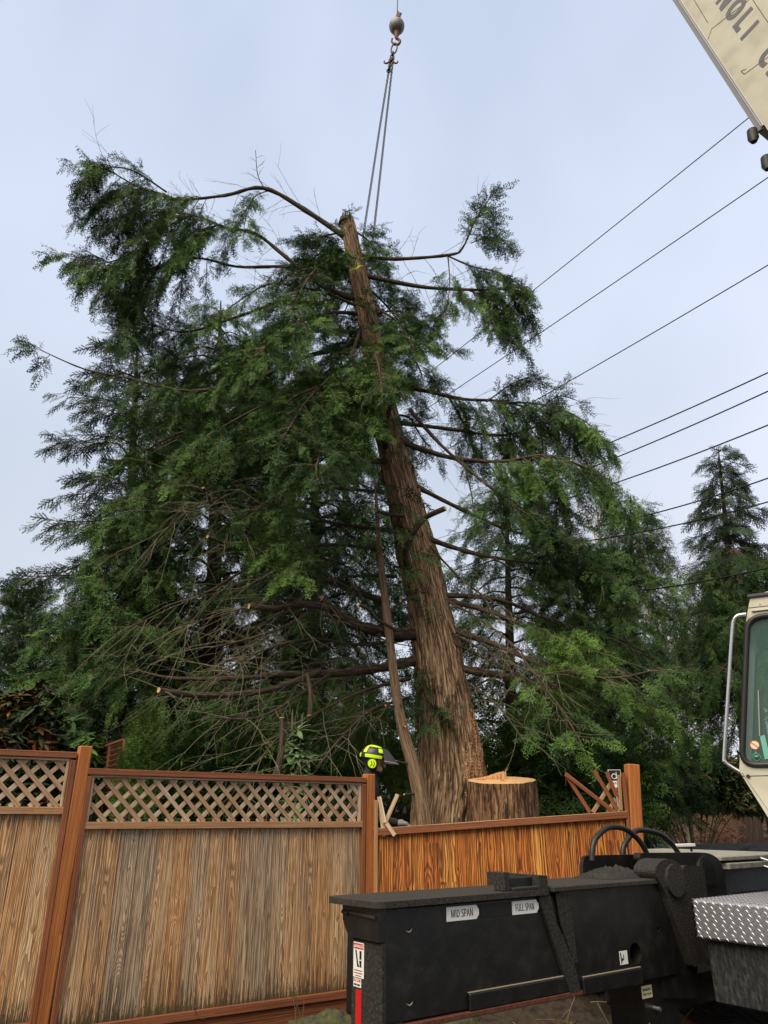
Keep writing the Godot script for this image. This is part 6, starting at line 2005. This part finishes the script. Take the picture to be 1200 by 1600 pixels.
	# sheave head at the tip
	part("sheave", rod(Vector3(-32.6, 0.5, -0.15), Vector3(-32.6, 0.5, -0.5), 0.35, 28), M.grey_paint, boom)


# ---------------------------------------------------------------- rigging
func torus(g: Geo, x: Transform3D, ra: float, rb: float, r: float, n := 12, sides := 6) -> void:
	var line := PackedVector3Array()
	for k in n + 1:
		var an := TAU * k / n
		line.append(x * Vector3(cos(an) * ra, sin(an) * rb, 0))
	g.tube(line, limb_radii(n + 1, r, r), sides, false)


func make_rigging() -> void:
	rng.seed = 71
	var c: Vector3 = Vector3(0.284, 17.834, -10.800)
	var up: Vector3 = (Vector3(0.9, 40.4, -11.0) - c).normalized()
	var fr := Transform3D(Basis(Vector3.UP.cross(up).normalized() * 0.0 + up.cross(Vector3(0, 0, 1)).normalized(), up, up.cross(Vector3(0, 0, 1)).normalized().cross(up)), c)
	var rope := part("hoist_rope", rod(c + up * 0.3, Vector3(0.9, 40.4, -11.0), 0.011, 8), M.steel, self)
	tag(rope, "thin steel hoist rope running up from the grey ball", "rope")
	var ball := thing("headache_ball", "worn grey crane hook ball hanging on a rope in the sky", "crane hook", c)
	ball.transform = fr
	var p := PackedVector3Array()
	var uv := PackedVector2Array()
	for r in 19:
		for j in 33:
			var th := PI * r / 18.0
			var an := TAU * (j % 32) / 32
			p.append(Vector3(sin(th) * cos(an) * 0.172, cos(th) * 0.2, sin(th) * sin(an) * 0.172))
			uv.append(Vector2(j / 32.0, r / 18.0))
	var g := Geo.new()
	g.grid(p, uv, 19, 33, true, true)
	part("ball", g, M.ball, ball)
	part("neck", rod(Vector3(0, 0.18, 0), Vector3(0, 0.27, 0), 0.05, 14), M.steel, ball)
	var sk := Geo.new()
	sk.box(Transform3D(Basis(Vector3(0, 0, 1), -0.12), Vector3(0.03, 0.36, 0)), Vector3(0.1, 0.16, 0.07), 0.015)
	part("wedge_socket", sk, M.rusty_steel, ball)
	part("rope_tail", rod(Vector3(0.06, 0.4, 0), Vector3(0.02, 0.52, 0), 0.01), M.black, ball)
	part("rope_clip", rod(Vector3(0.02, 0.44, 0), Vector3(0.1, 0.43, 0), 0.022), M.black, ball)
	var sh := Geo.new()
	sh.tube(pts([Vector3(0, -0.17, 0), Vector3(0, -0.3, 0), Vector3(0, -0.36, 0)]), PackedFloat32Array([0.06, 0.055, 0.035]), 14)
	part("swivel", sh, M.rusty_steel, ball)
	var hk := Geo.new()
	var hl := curve(pts([Vector3(0, -0.27, 0), Vector3(-0.005, -0.38, 0), Vector3(0.075, -0.48, 0), Vector3(0.05, -0.6, 0), Vector3(-0.05, -0.6, 0), Vector3(-0.1, -0.5, 0), Vector3(-0.09, -0.41, 0)]), 5)
	hk.tube(hl, limb_radii(hl.size(), 0.04, 0.018), 10)
	part("hook", hk, M.rusty_steel, ball)
	# chain gear: master link, grab hooks, two legs down to the trunk
	var top: Vector3 = fr * Vector3(-0.02, -0.58, 0.0)
	var joint: Vector3 = Vector3(0.165, 16.702, -10.750)
	var words := ["chain leg nearer the trunk side, hanging from the hook ball", "chain leg further right, hanging from the hook ball"]
	var ends := [pts([Vector3(0.138, 16.641, -10.750), Vector3(-0.079, 14.782, -10.800), Vector3(-0.277, 12.996, -10.850), Vector3(-0.416, 11.780, -10.900)]), pts([Vector3(0.193, 16.641, -10.750), Vector3(0.026, 14.569, -10.700), Vector3(-0.111, 12.786, -10.650), Vector3(-0.225, 11.348, -10.600)])]
	for k in 2:
		var line: PackedVector3Array = ends[k]
		var total := 0.0
		for j in 3:
			total += line[j].distance_to(line[j + 1])
		var cg := Geo.new()
		var n := int(total / 0.068)
		for j in n:
			var s := total * j / n
			var a := 0
			while a < 2 and s > line[a].distance_to(line[a + 1]):
				s -= line[a].distance_to(line[a + 1])
				a += 1
			var d := (line[a + 1] - line[a]).normalized()
			var pt := line[a] + d * s
			var sx := d.cross(Vector3(0.2, 0, 1)).normalized().rotated(d, 0.78 + (PI / 2 if j % 2 == 1 else 0.0))
			torus(cg, Transform3D(Basis(sx, d, sx.cross(d)), pt), 0.022, 0.044, 0.0085, 10, 5)
		var ch := part("lifting_chain", cg, M.steel, self)
		tag(ch, words[k], "chain", "chains from the hook ball")
	var ml := thing("chain_shackle", "rusty master link and grab hooks joining the chains under the hook", "shackle", joint)
	var mg := Geo.new()
	var mid := (top + joint) * 0.5 - joint
	var dd := (top - joint).normalized()
	var sx2 := dd.cross(Vector3(0, 0, 1)).normalized()
	torus(mg, Transform3D(Basis(sx2, dd, sx2.cross(dd)), mid + dd * 0.1), 0.06, 0.2, 0.018, 16, 7)
	part("master_link", mg, M.steel, ml)
	var kg := Geo.new()
	for j in 7:
		var q := dd * (-0.42 + j * 0.1)
		torus(kg, Transform3D(Basis(sx2.rotated(dd, j * 1.3), dd, sx2.rotated(dd, j * 1.3).cross(dd)), q), 0.038, 0.06, 0.017, 10, 6)
	part("coupling_links", kg, M.steel, ml)
	for s in [-1.0, 1.0]:
		var hg := Geo.new()
		var b: Vector3 = dd * (-0.1 + 0.02 * s) + sx2 * 0.04 * s
		var h2 := curve(pts([b + dd * 0.1, b, b + sx2 * 0.06 * s - dd * 0.06, b + sx2 * 0.1 * s - dd * 0.03, b + sx2 * 0.1 * s + dd * 0.02]), 4)
		hg.tube(h2, limb_radii(h2.size(), 0.024, 0.014), 8)
		part("grab_hook", hg, M.rusty_steel, ml)
	# bright yellow cord tied round the trunk below the chains
	var yc: Vector3 = Vector3(-0.496, 10.915, -10.720)
	var yg := Geo.new()
	var yl := PackedVector3Array()
	for j in 13:
		var an := 0.9 + 1.1 * j / 12.0
		yl.append(Vector3(cos(an) * 0.21 - 0.03, 0.02 * sin(j * 0.7) + 0.12 * cos(an), sin(an) * 0.2 - 0.12))
	yg.tube(yl, limb_radii(13, 0.016, 0.012), 7)
	tag(part("yellow_strap", yg, M.neon, self, Transform3D(Basis.IDENTITY, yc)), "bright yellow strap round the trunk just under the chains", "strap")


# ---------------------------------------------------------------- worker
# smooth union of tapered capsules [a, b, ra, rb], meshed as surface nets into g (vertices only near the bones)
func blend_bones(bones: Array, cell: float, k: float, vs: PackedVector3Array, ns: PackedVector3Array, ix: PackedInt32Array) -> void:
	var lo: Vector3 = bones[0][0]
	var hi: Vector3 = lo
	for b in bones:
		for e in 2:
			var r: Vector3 = Vector3.ONE * (b[2 + e] + cell * 3.0)
			lo = lo.min(b[e] - r)
			hi = hi.max(b[e] + r)
	var nx := int((hi.x - lo.x) / cell) + 2
	var ny := int((hi.y - lo.y) / cell) + 2
	var nz := int((hi.z - lo.z) / cell) + 2
	var acc := PackedFloat32Array()
	acc.resize(nx * ny * nz)
	for b in bones:
		var a: Vector3 = b[0]
		var ba: Vector3 = b[1] - a
		var l2 := maxf(ba.length_squared(), 1e-9)
		var m: float = maxf(b[2], b[3]) + cell * 3.5
		var p0: Vector3 = (a.min(b[1]) - Vector3.ONE * m - lo) / cell
		var p1: Vector3 = (a.max(b[1]) + Vector3.ONE * m - lo) / cell
		for x in range(maxi(0, int(p0.x)), mini(nx, int(p1.x) + 1)):
			for y in range(maxi(0, int(p0.y)), mini(ny, int(p1.y) + 1)):
				for z in range(maxi(0, int(p0.z)), mini(nz, int(p1.z) + 1)):
					var p := lo + Vector3(x, y, z) * cell - a
					var t := clampf(p.dot(ba) / l2, 0.0, 1.0)
					var d: float = (p - ba * t).length() - lerpf(b[2], b[3], t)
					acc[(x * ny + y) * nz + z] += exp(-d * k)
	# inside where the sum is above one
	var at := {}
	var base := vs.size()
	for x in nx - 1:
		for y in ny - 1:
			for z in nz - 1:
				var q := (x * ny + y) * nz + z
				var inside := 0
				for c in 8:
					if acc[q + (c & 1) * ny * nz + ((c >> 1) & 1) * nz + (c >> 2)] > 1.0:
						inside += 1
				if inside == 0 or inside == 8:
					continue
				var sum := Vector3.ZERO
				var cnt := 0
				for e in [[0, 1], [2, 3], [4, 5], [6, 7], [0, 2], [1, 3], [4, 6], [5, 7], [0, 4], [1, 5], [2, 6], [3, 7]]:
					var c0: int = e[0]
					var c1: int = e[1]
					var f0: float = log(maxf(acc[q + (c0 & 1) * ny * nz + ((c0 >> 1) & 1) * nz + (c0 >> 2)], 1e-8))
					var f1: float = log(maxf(acc[q + (c1 & 1) * ny * nz + ((c1 >> 1) & 1) * nz + (c1 >> 2)], 1e-8))
					if (f0 > 0.0) != (f1 > 0.0):
						var t := f0 / (f0 - f1)
						sum += Vector3(c0 & 1, (c0 >> 1) & 1, c0 >> 2).lerp(Vector3(c1 & 1, (c1 >> 1) & 1, c1 >> 2), t)
						cnt += 1
				at[q] = vs.size()
				vs.append(lo + (Vector3(x, y, z) + sum / cnt) * cell)
				ns.append(Vector3.ZERO)
	var st := [ny * nz, nz, 1]
	for x in range(1, nx - 1):
		for y in range(1, ny - 1):
			for z in range(1, nz - 1):
				var q := (x * ny + y) * nz + z
				var s0 := acc[q] > 1.0
				for a in 3:
					var s1 := acc[q + st[a]] > 1.0
					if s0 == s1:
						continue
					var b: int = st[(a + 1) % 3]
					var c: int = st[(a + 2) % 3]
					if not (at.has(q) and at.has(q - b) and at.has(q - c) and at.has(q - b - c)):
						continue
					var i0: int = at[q]
					var i1: int = at[q - b]
					var i2: int = at[q - b - c]
					var i3: int = at[q - c]
					if s0:
						ix.append_array([i0, i2, i1, i0, i3, i2])
					else:
						ix.append_array([i0, i1, i2, i0, i2, i3])
	for j in range(0, ix.size(), 3):
		if ix[j] < base:
			continue
		var nn := (vs[ix[j + 2]] - vs[ix[j]]).cross(vs[ix[j + 1]] - vs[ix[j]])
		for e in 3:
			ns[ix[j + e]] += nn
	for j in range(base, vs.size()):
		ns[j] = ns[j].normalized()


func hand_bones(w: Vector3, fwd: Vector3, palm: Vector3) -> Array:
	# five fingers curled round what is held; palm is the direction the palm faces
	var out := []
	var side := fwd.cross(palm).normalized()
	var k := w + fwd * 0.09
	out.append([w, w + fwd * 0.04, 0.032, 0.038])
	for j in 4:
		var o := (j - 1.5) * 0.022
		out.append([w + fwd * 0.03 + side * o * 0.8, k + side * o, 0.022, 0.016])
		var ln: float = [0.038, 0.044, 0.041, 0.031][j]
		var a := k + side * o
		var b := a + (fwd * 0.8 + palm * 0.6).normalized() * ln
		var c := b + (fwd * 0.1 + palm).normalized() * ln * 0.75
		var d := c + (palm * 0.6 - fwd * 0.8).normalized() * ln * 0.6
		out.append([a, b, 0.0125, 0.0115])
		out.append([b, c, 0.0115, 0.0105])
		out.append([c, d, 0.0105, 0.009])
	var t0 := w + fwd * 0.03 + side * 0.035
	var t1 := t0 + (fwd * 0.7 + side * 0.7 + palm * 0.3).normalized() * 0.04
	var t2 := t1 + (fwd * 0.7 + palm * 0.7).normalized() * 0.035
	out.append([t0, t1, 0.017, 0.0135])
	out.append([t1, t2, 0.0135, 0.011])
	return out


func make_worker() -> void:
	var hp: Vector3 = Vector3(-0.113, 2.138, -8.000)
	var gy := ground_y(hp.x, 8.0)
	var t := thing("person", "worker in black clothing and black and neon yellow forestry helmet behind fence", "person", Vector3(hp.x - 0.06, gy, hp.z))
	var hy := hp.y - gy       # middle of the head above the ground
	var s := hy / 1.66
	# faces +x, bending slightly forward, hands before the waist
	var bones := []
	for z in [-1.0, 1.0]:
		bones += [[Vector3(-0.06, 0.93, 0.09 * z) * s, Vector3(-0.02 + 0.05 * z, 0.5, 0.12 * z) * s, 0.095, 0.065], [Vector3(-0.02 + 0.05 * z, 0.5, 0.12 * z) * s, Vector3(-0.07 + 0.05 * z, 0.1, 0.13 * z) * s, 0.065, 0.05],
			[Vector3(-0.09 + 0.05 * z, 0.06, 0.13 * z) * s, Vector3(0.1 + 0.05 * z, 0.045, 0.14 * z) * s, 0.06, 0.045]]
		bones += [[Vector3(0.0, 1.42, 0.19 * z) * s, Vector3(0.03, 1.14, 0.25 * z) * s, 0.075, 0.06], [Vector3(0.03, 1.14, 0.25 * z) * s, Vector3(0.3, 1.09, (0.1 + 0.04 * z) * 1.0) * s, 0.06, 0.04]]
		bones.append([Vector3(-0.05, 1.0, 0.07 * z) * s, Vector3(0.0, 1.38, 0.1 * z) * s, 0.13, 0.125])
	bones += [[Vector3(0.0, 1.44, -0.15) * s, Vector3(0.0, 1.44, 0.15) * s, 0.075, 0.075], [Vector3(-0.05, 0.95, -0.06) * s, Vector3(-0.05, 0.95, 0.06) * s, 0.13, 0.13], [Vector3(0.01, 1.45, 0) * s, Vector3(0.04, 1.56, 0) * s, 0.085, 0.075]]
	var vs := PackedVector3Array()
	var ns := PackedVector3Array()
	var ix := PackedInt32Array()
	blend_bones(bones, 0.026, 45.0, vs, ns, ix)
	var body_end := vs.size()
	var h := Vector3(0.06, 1.66, 0) * s
	var tilt := Basis(Vector3(0, 0, 1), -0.15)
	var head := []
	for b in [[Vector3(-0.025, 0.045, 0), Vector3(0.02, 0.05, 0), 0.088, 0.086], [Vector3(0.015, -0.02, 0), Vector3(0.035, -0.06, 0), 0.075, 0.06], [Vector3(0.06, -0.09, 0), Vector3(0.055, -0.085, 0), 0.035, 0.035],
		[Vector3(0.095, 0.03, 0), Vector3(0.125, -0.012, 0), 0.012, 0.017], [Vector3(0.085, 0.045, -0.03), Vector3(0.085, 0.045, 0.03), 0.022, 0.022], [Vector3(0.09, -0.052, -0.018), Vector3(0.09, -0.052, 0.018), 0.016, 0.016],
		[Vector3(-0.01, 0.01, -0.09), Vector3(-0.02, 0.035, -0.092), 0.014, 0.018], [Vector3(-0.01, 0.01, 0.09), Vector3(-0.02, 0.035, 0.092), 0.014, 0.018], [Vector3(-0.015, -0.06, 0), Vector3(-0.025, -0.14, 0), 0.06, 0.06]]:
		head.append([h + tilt * b[0], h + tilt * b[1], b[2], b[3]])
	blend_bones(head, 0.0095, 130.0, vs, ns, ix)
	var head_end := vs.size()
	for z in [-1.0, 1.0]:
		blend_bones(hand_bones(Vector3(0.3, 1.09, (0.1 + 0.04 * z)) * s, Vector3(1, -0.05, 0.05 * z).normalized(), Vector3(-0.05, -1, 0)), 0.0065, 180.0, vs, ns, ix)
	var col := PackedColorArray()
	for j in vs.size():
		if j < body_end:
			col.append(Color(0.012, 0.012, 0.014) if vs[j].y > 0.12 * s else Color(0.03, 0.022, 0.015))
		elif j < head_end:
			var hq := tilt.inverse() * (vs[j] - h)
			col.append(Color(0.42, 0.23, 0.16) if hq.x > 0.045 and hq.y > -0.075 else Color(0.014, 0.013, 0.013))
		else:
			col.append(Color(0.16, 0.16, 0.15))
	var a := []
	a.resize(Mesh.ARRAY_MAX)
	a[Mesh.ARRAY_VERTEX] = vs
	a[Mesh.ARRAY_NORMAL] = ns
	a[Mesh.ARRAY_COLOR] = col
	a[Mesh.ARRAY_INDEX] = ix
	var m := ArrayMesh.new()
	m.add_surface_from_arrays(Mesh.PRIMITIVE_TRIANGLES, a)
	var cloth := plain(Color.WHITE, 0.85)
	cloth.vertex_color_use_as_albedo = true
	part("body", m, cloth, t)
	# helmet with visor up and ear defenders
	var hm := Node3D.new()
	hm.name = "helmet"
	t.add_child(hm, true)
	hm.transform = Transform3D(tilt, h + tilt * Vector3(-0.005, 0.065, 0))
	var dome := func(az0: float, az1: float, el0: float, el1: float, grow: float, rows: int, cols: int) -> Geo:
		var p := PackedVector3Array()
		var uv := PackedVector2Array()
		for r in rows:
			for c in cols:
				var el := lerpf(el0, el1, float(r) / (rows - 1))
				var az := lerpf(az0, az1, float(c) / (cols - 1))
				var d := Vector3(cos(el) * cos(az), sin(el), cos(el) * sin(az))
				var q := d * Vector3(0.142, 0.118, 0.118) * grow
				q.y *= 1.0 - 0.12 * maxf(d.x, 0.0)
				p.append(q)
				uv.append(Vector2(c, r))
		var g := Geo.new()
		g.grid(p, uv, rows, cols, false, true)
		return g
	part("shell", dome.call(0.0, TAU, -0.25, PI / 2, 1.0, 14, 40), M.helmet, hm)
	for z in [1.0, -1.0]:
		# curved neon stripe over the crown, side flash, rear tab, lower brow band
		part("neon_panel", dome.call(z * 0.75, z * 1.2, 0.32, 0.72, 1.02, 6, 8), M.neon, hm)
		part("neon_panel", dome.call(z * 1.3, z * 2.3, 0.82, 1.06, 1.02, 4, 12), M.neon, hm)
		part("neon_panel", dome.call(z * 2.15, z * 2.45, 0.2, 0.9, 1.021, 8, 5), M.neon, hm)
		part("neon_panel", dome.call(z * 0.62, z * 1.35, 0.86, 1.05, 1.021, 4, 8), M.neon, hm)
		part("neon_panel", dome.call(z * 0.9, z * 2.2, -0.2, 0.06, 1.05, 5, 12), M.neon, hm)
		part("neon_panel", dome.call(z * 2.65, z * 3.0, -0.2, 0.12, 1.03, 5, 5), M.neon, hm)
		var e := Vector3(0.0, -0.085, z * 0.1)
		var cup := Geo.new()
		cup.tube(pts([e, e + Vector3(0, 0, z * 0.012), e + Vector3(0, 0, z * 0.045), e + Vector3(0, 0, z * 0.055)]), PackedFloat32Array([0.052, 0.06, 0.056, 0.044]), 24)
		var em := part("ear_defender", cup, M.helmet, hm)
		var cap := Geo.new()
		cap.tube(pts([e + Vector3(0, 0, z * 0.0552), e + Vector3(0, 0, z * 0.0585)]), PackedFloat32Array([0.045, 0.041]), 24)
		part("neon_cap", cap, M.neon, em)
		for w in [-0.016, 0.01]:
			var chev := Geo.new()
			chev.tube(pts([e + Vector3(w, 0.026, z * 0.0595), e + Vector3(w + 0.015, 0, z * 0.0595), e + Vector3(w, -0.026, z * 0.0595)]), PackedFloat32Array([0.004, 0.004, 0.004]), 6)
			part("chevron", chev, M.helmet, em)
		part("arm", rod(Vector3(0.0, -0.03, z * 0.125), e + Vector3(0, 0.03, z * 0.05), 0.007), M.helmet, hm)
	# raised visor jutting forward
	var p2 := PackedVector3Array()
	var uv2 := PackedVector2Array()
	for r in 9:
		for c in 17:
			var az := lerpf(-1.25, 1.25, c / 16.0)
			var f := r / 8.0
			p2.append(Vector3(0.05 + cos(az) * (0.085 + 0.13 * f), 0.085 - 0.105 * f - 0.02 * f * f, sin(az) * (0.105 + 0.02 * f)))
			uv2.append(Vector2(c, r))
	var vg := Geo.new()
	vg.grid(p2, uv2, 9, 17, false, true)
	var vz := part("visor", vg, M.visor, hm)
	var rim := PackedVector3Array()
	for c in 17:
		rim.append(p2[8 * 17 + c])
	var rg := Geo.new()
	rg.tube(rim, limb_radii(17, 0.006, 0.006), 6)
	part("visor_rim", rg, M.grey_paint, hm)


func _ready() -> void:
	# camera, sky, sun, exposure
	var cam := Camera3D.new()
	cam.position = Vector3(0, 1.6, 0)
	cam.rotation_degrees = Vector3(22.78, 0, 0)
	cam.fov = 69.98
	cam.near = 0.05
	cam.far = 2000.0
	add_child(cam)
	cam.current = true
	var sky_mat := ProceduralSkyMaterial.new()
	sky_mat.sky_top_color = Color(0.745, 0.81, 0.905)
	sky_mat.sky_horizon_color = Color(0.91, 0.925, 0.95)
	sky_mat.sky_curve = 0.3
	sky_mat.ground_bottom_color = Color(0.12, 0.12, 0.1)
	sky_mat.ground_horizon_color = Color(0.2, 0.2, 0.18)
	sky_mat.sun_angle_max = 1.0
	sky_mat.energy_multiplier = 0.3
	var cover := noise(3, 0.009, 5).get_seamless_image(512, 256, false, false, 0.3, true)
	cover.convert(Image.FORMAT_RGBA8)
	for y in 256:
		for x in 512:
			var c := cover.get_pixel(x, y).r
			cover.set_pixel(x, y, Color(0.9, 0.86, 0.9, clampf((c - 0.2) * 0.45, 0.0, 0.3)))
	sky_mat.sky_cover = ImageTexture.create_from_image(cover)
	var sky := Sky.new()
	sky.sky_material = sky_mat
	var env := Environment.new()
	env.background_mode = Environment.BG_SKY
	env.sky = sky
	env.ambient_light_source = Environment.AMBIENT_SOURCE_SKY
	env.tonemap_mode = Environment.TONE_MAPPER_LINEAR
	env.tonemap_exposure = 3.25
	env.sdfgi_enabled = true
	env.ssao_enabled = true
	env.ssil_enabled = true
	var we := WorldEnvironment.new()
	we.environment = env
	add_child(we)
	var sun := DirectionalLight3D.new()
	sun.light_energy = 0.5
	sun.light_angular_distance = 50.0
	sun.light_color = Color(1.0, 0.95, 0.86)
	sun.shadow_enabled = true
	sun.rotation_degrees = Vector3(-52, -35, 0)
	add_child(sun)
	# materials and leaf shapes
	make_materials()
	patch_noise = noise(17, 0.55, 2)
	clump_noise = noise(19, 1.1, 2)
	for k in 4:
		fronds.append(make_frond(k + 1))
	for k in 3:
		needles.append(make_needle_twig(k + 11))
		leaf_tufts.append(make_tuft(k + 21, 8, 0.17))
	print("materials ", Time.get_ticks_msec())
	# setting, then things
	make_ground()
	make_fence()
	make_back_fences()
	make_cedar()
	print("cedar ", Time.get_ticks_msec())
	make_stump()
	make_stem()
	make_plants()
	print("plants ", Time.get_ticks_msec())
	make_wires()
	make_crane()
	make_rigging()
	make_worker()
	make_sign()
	make_debris()
	print("done ", Time.get_ticks_msec())
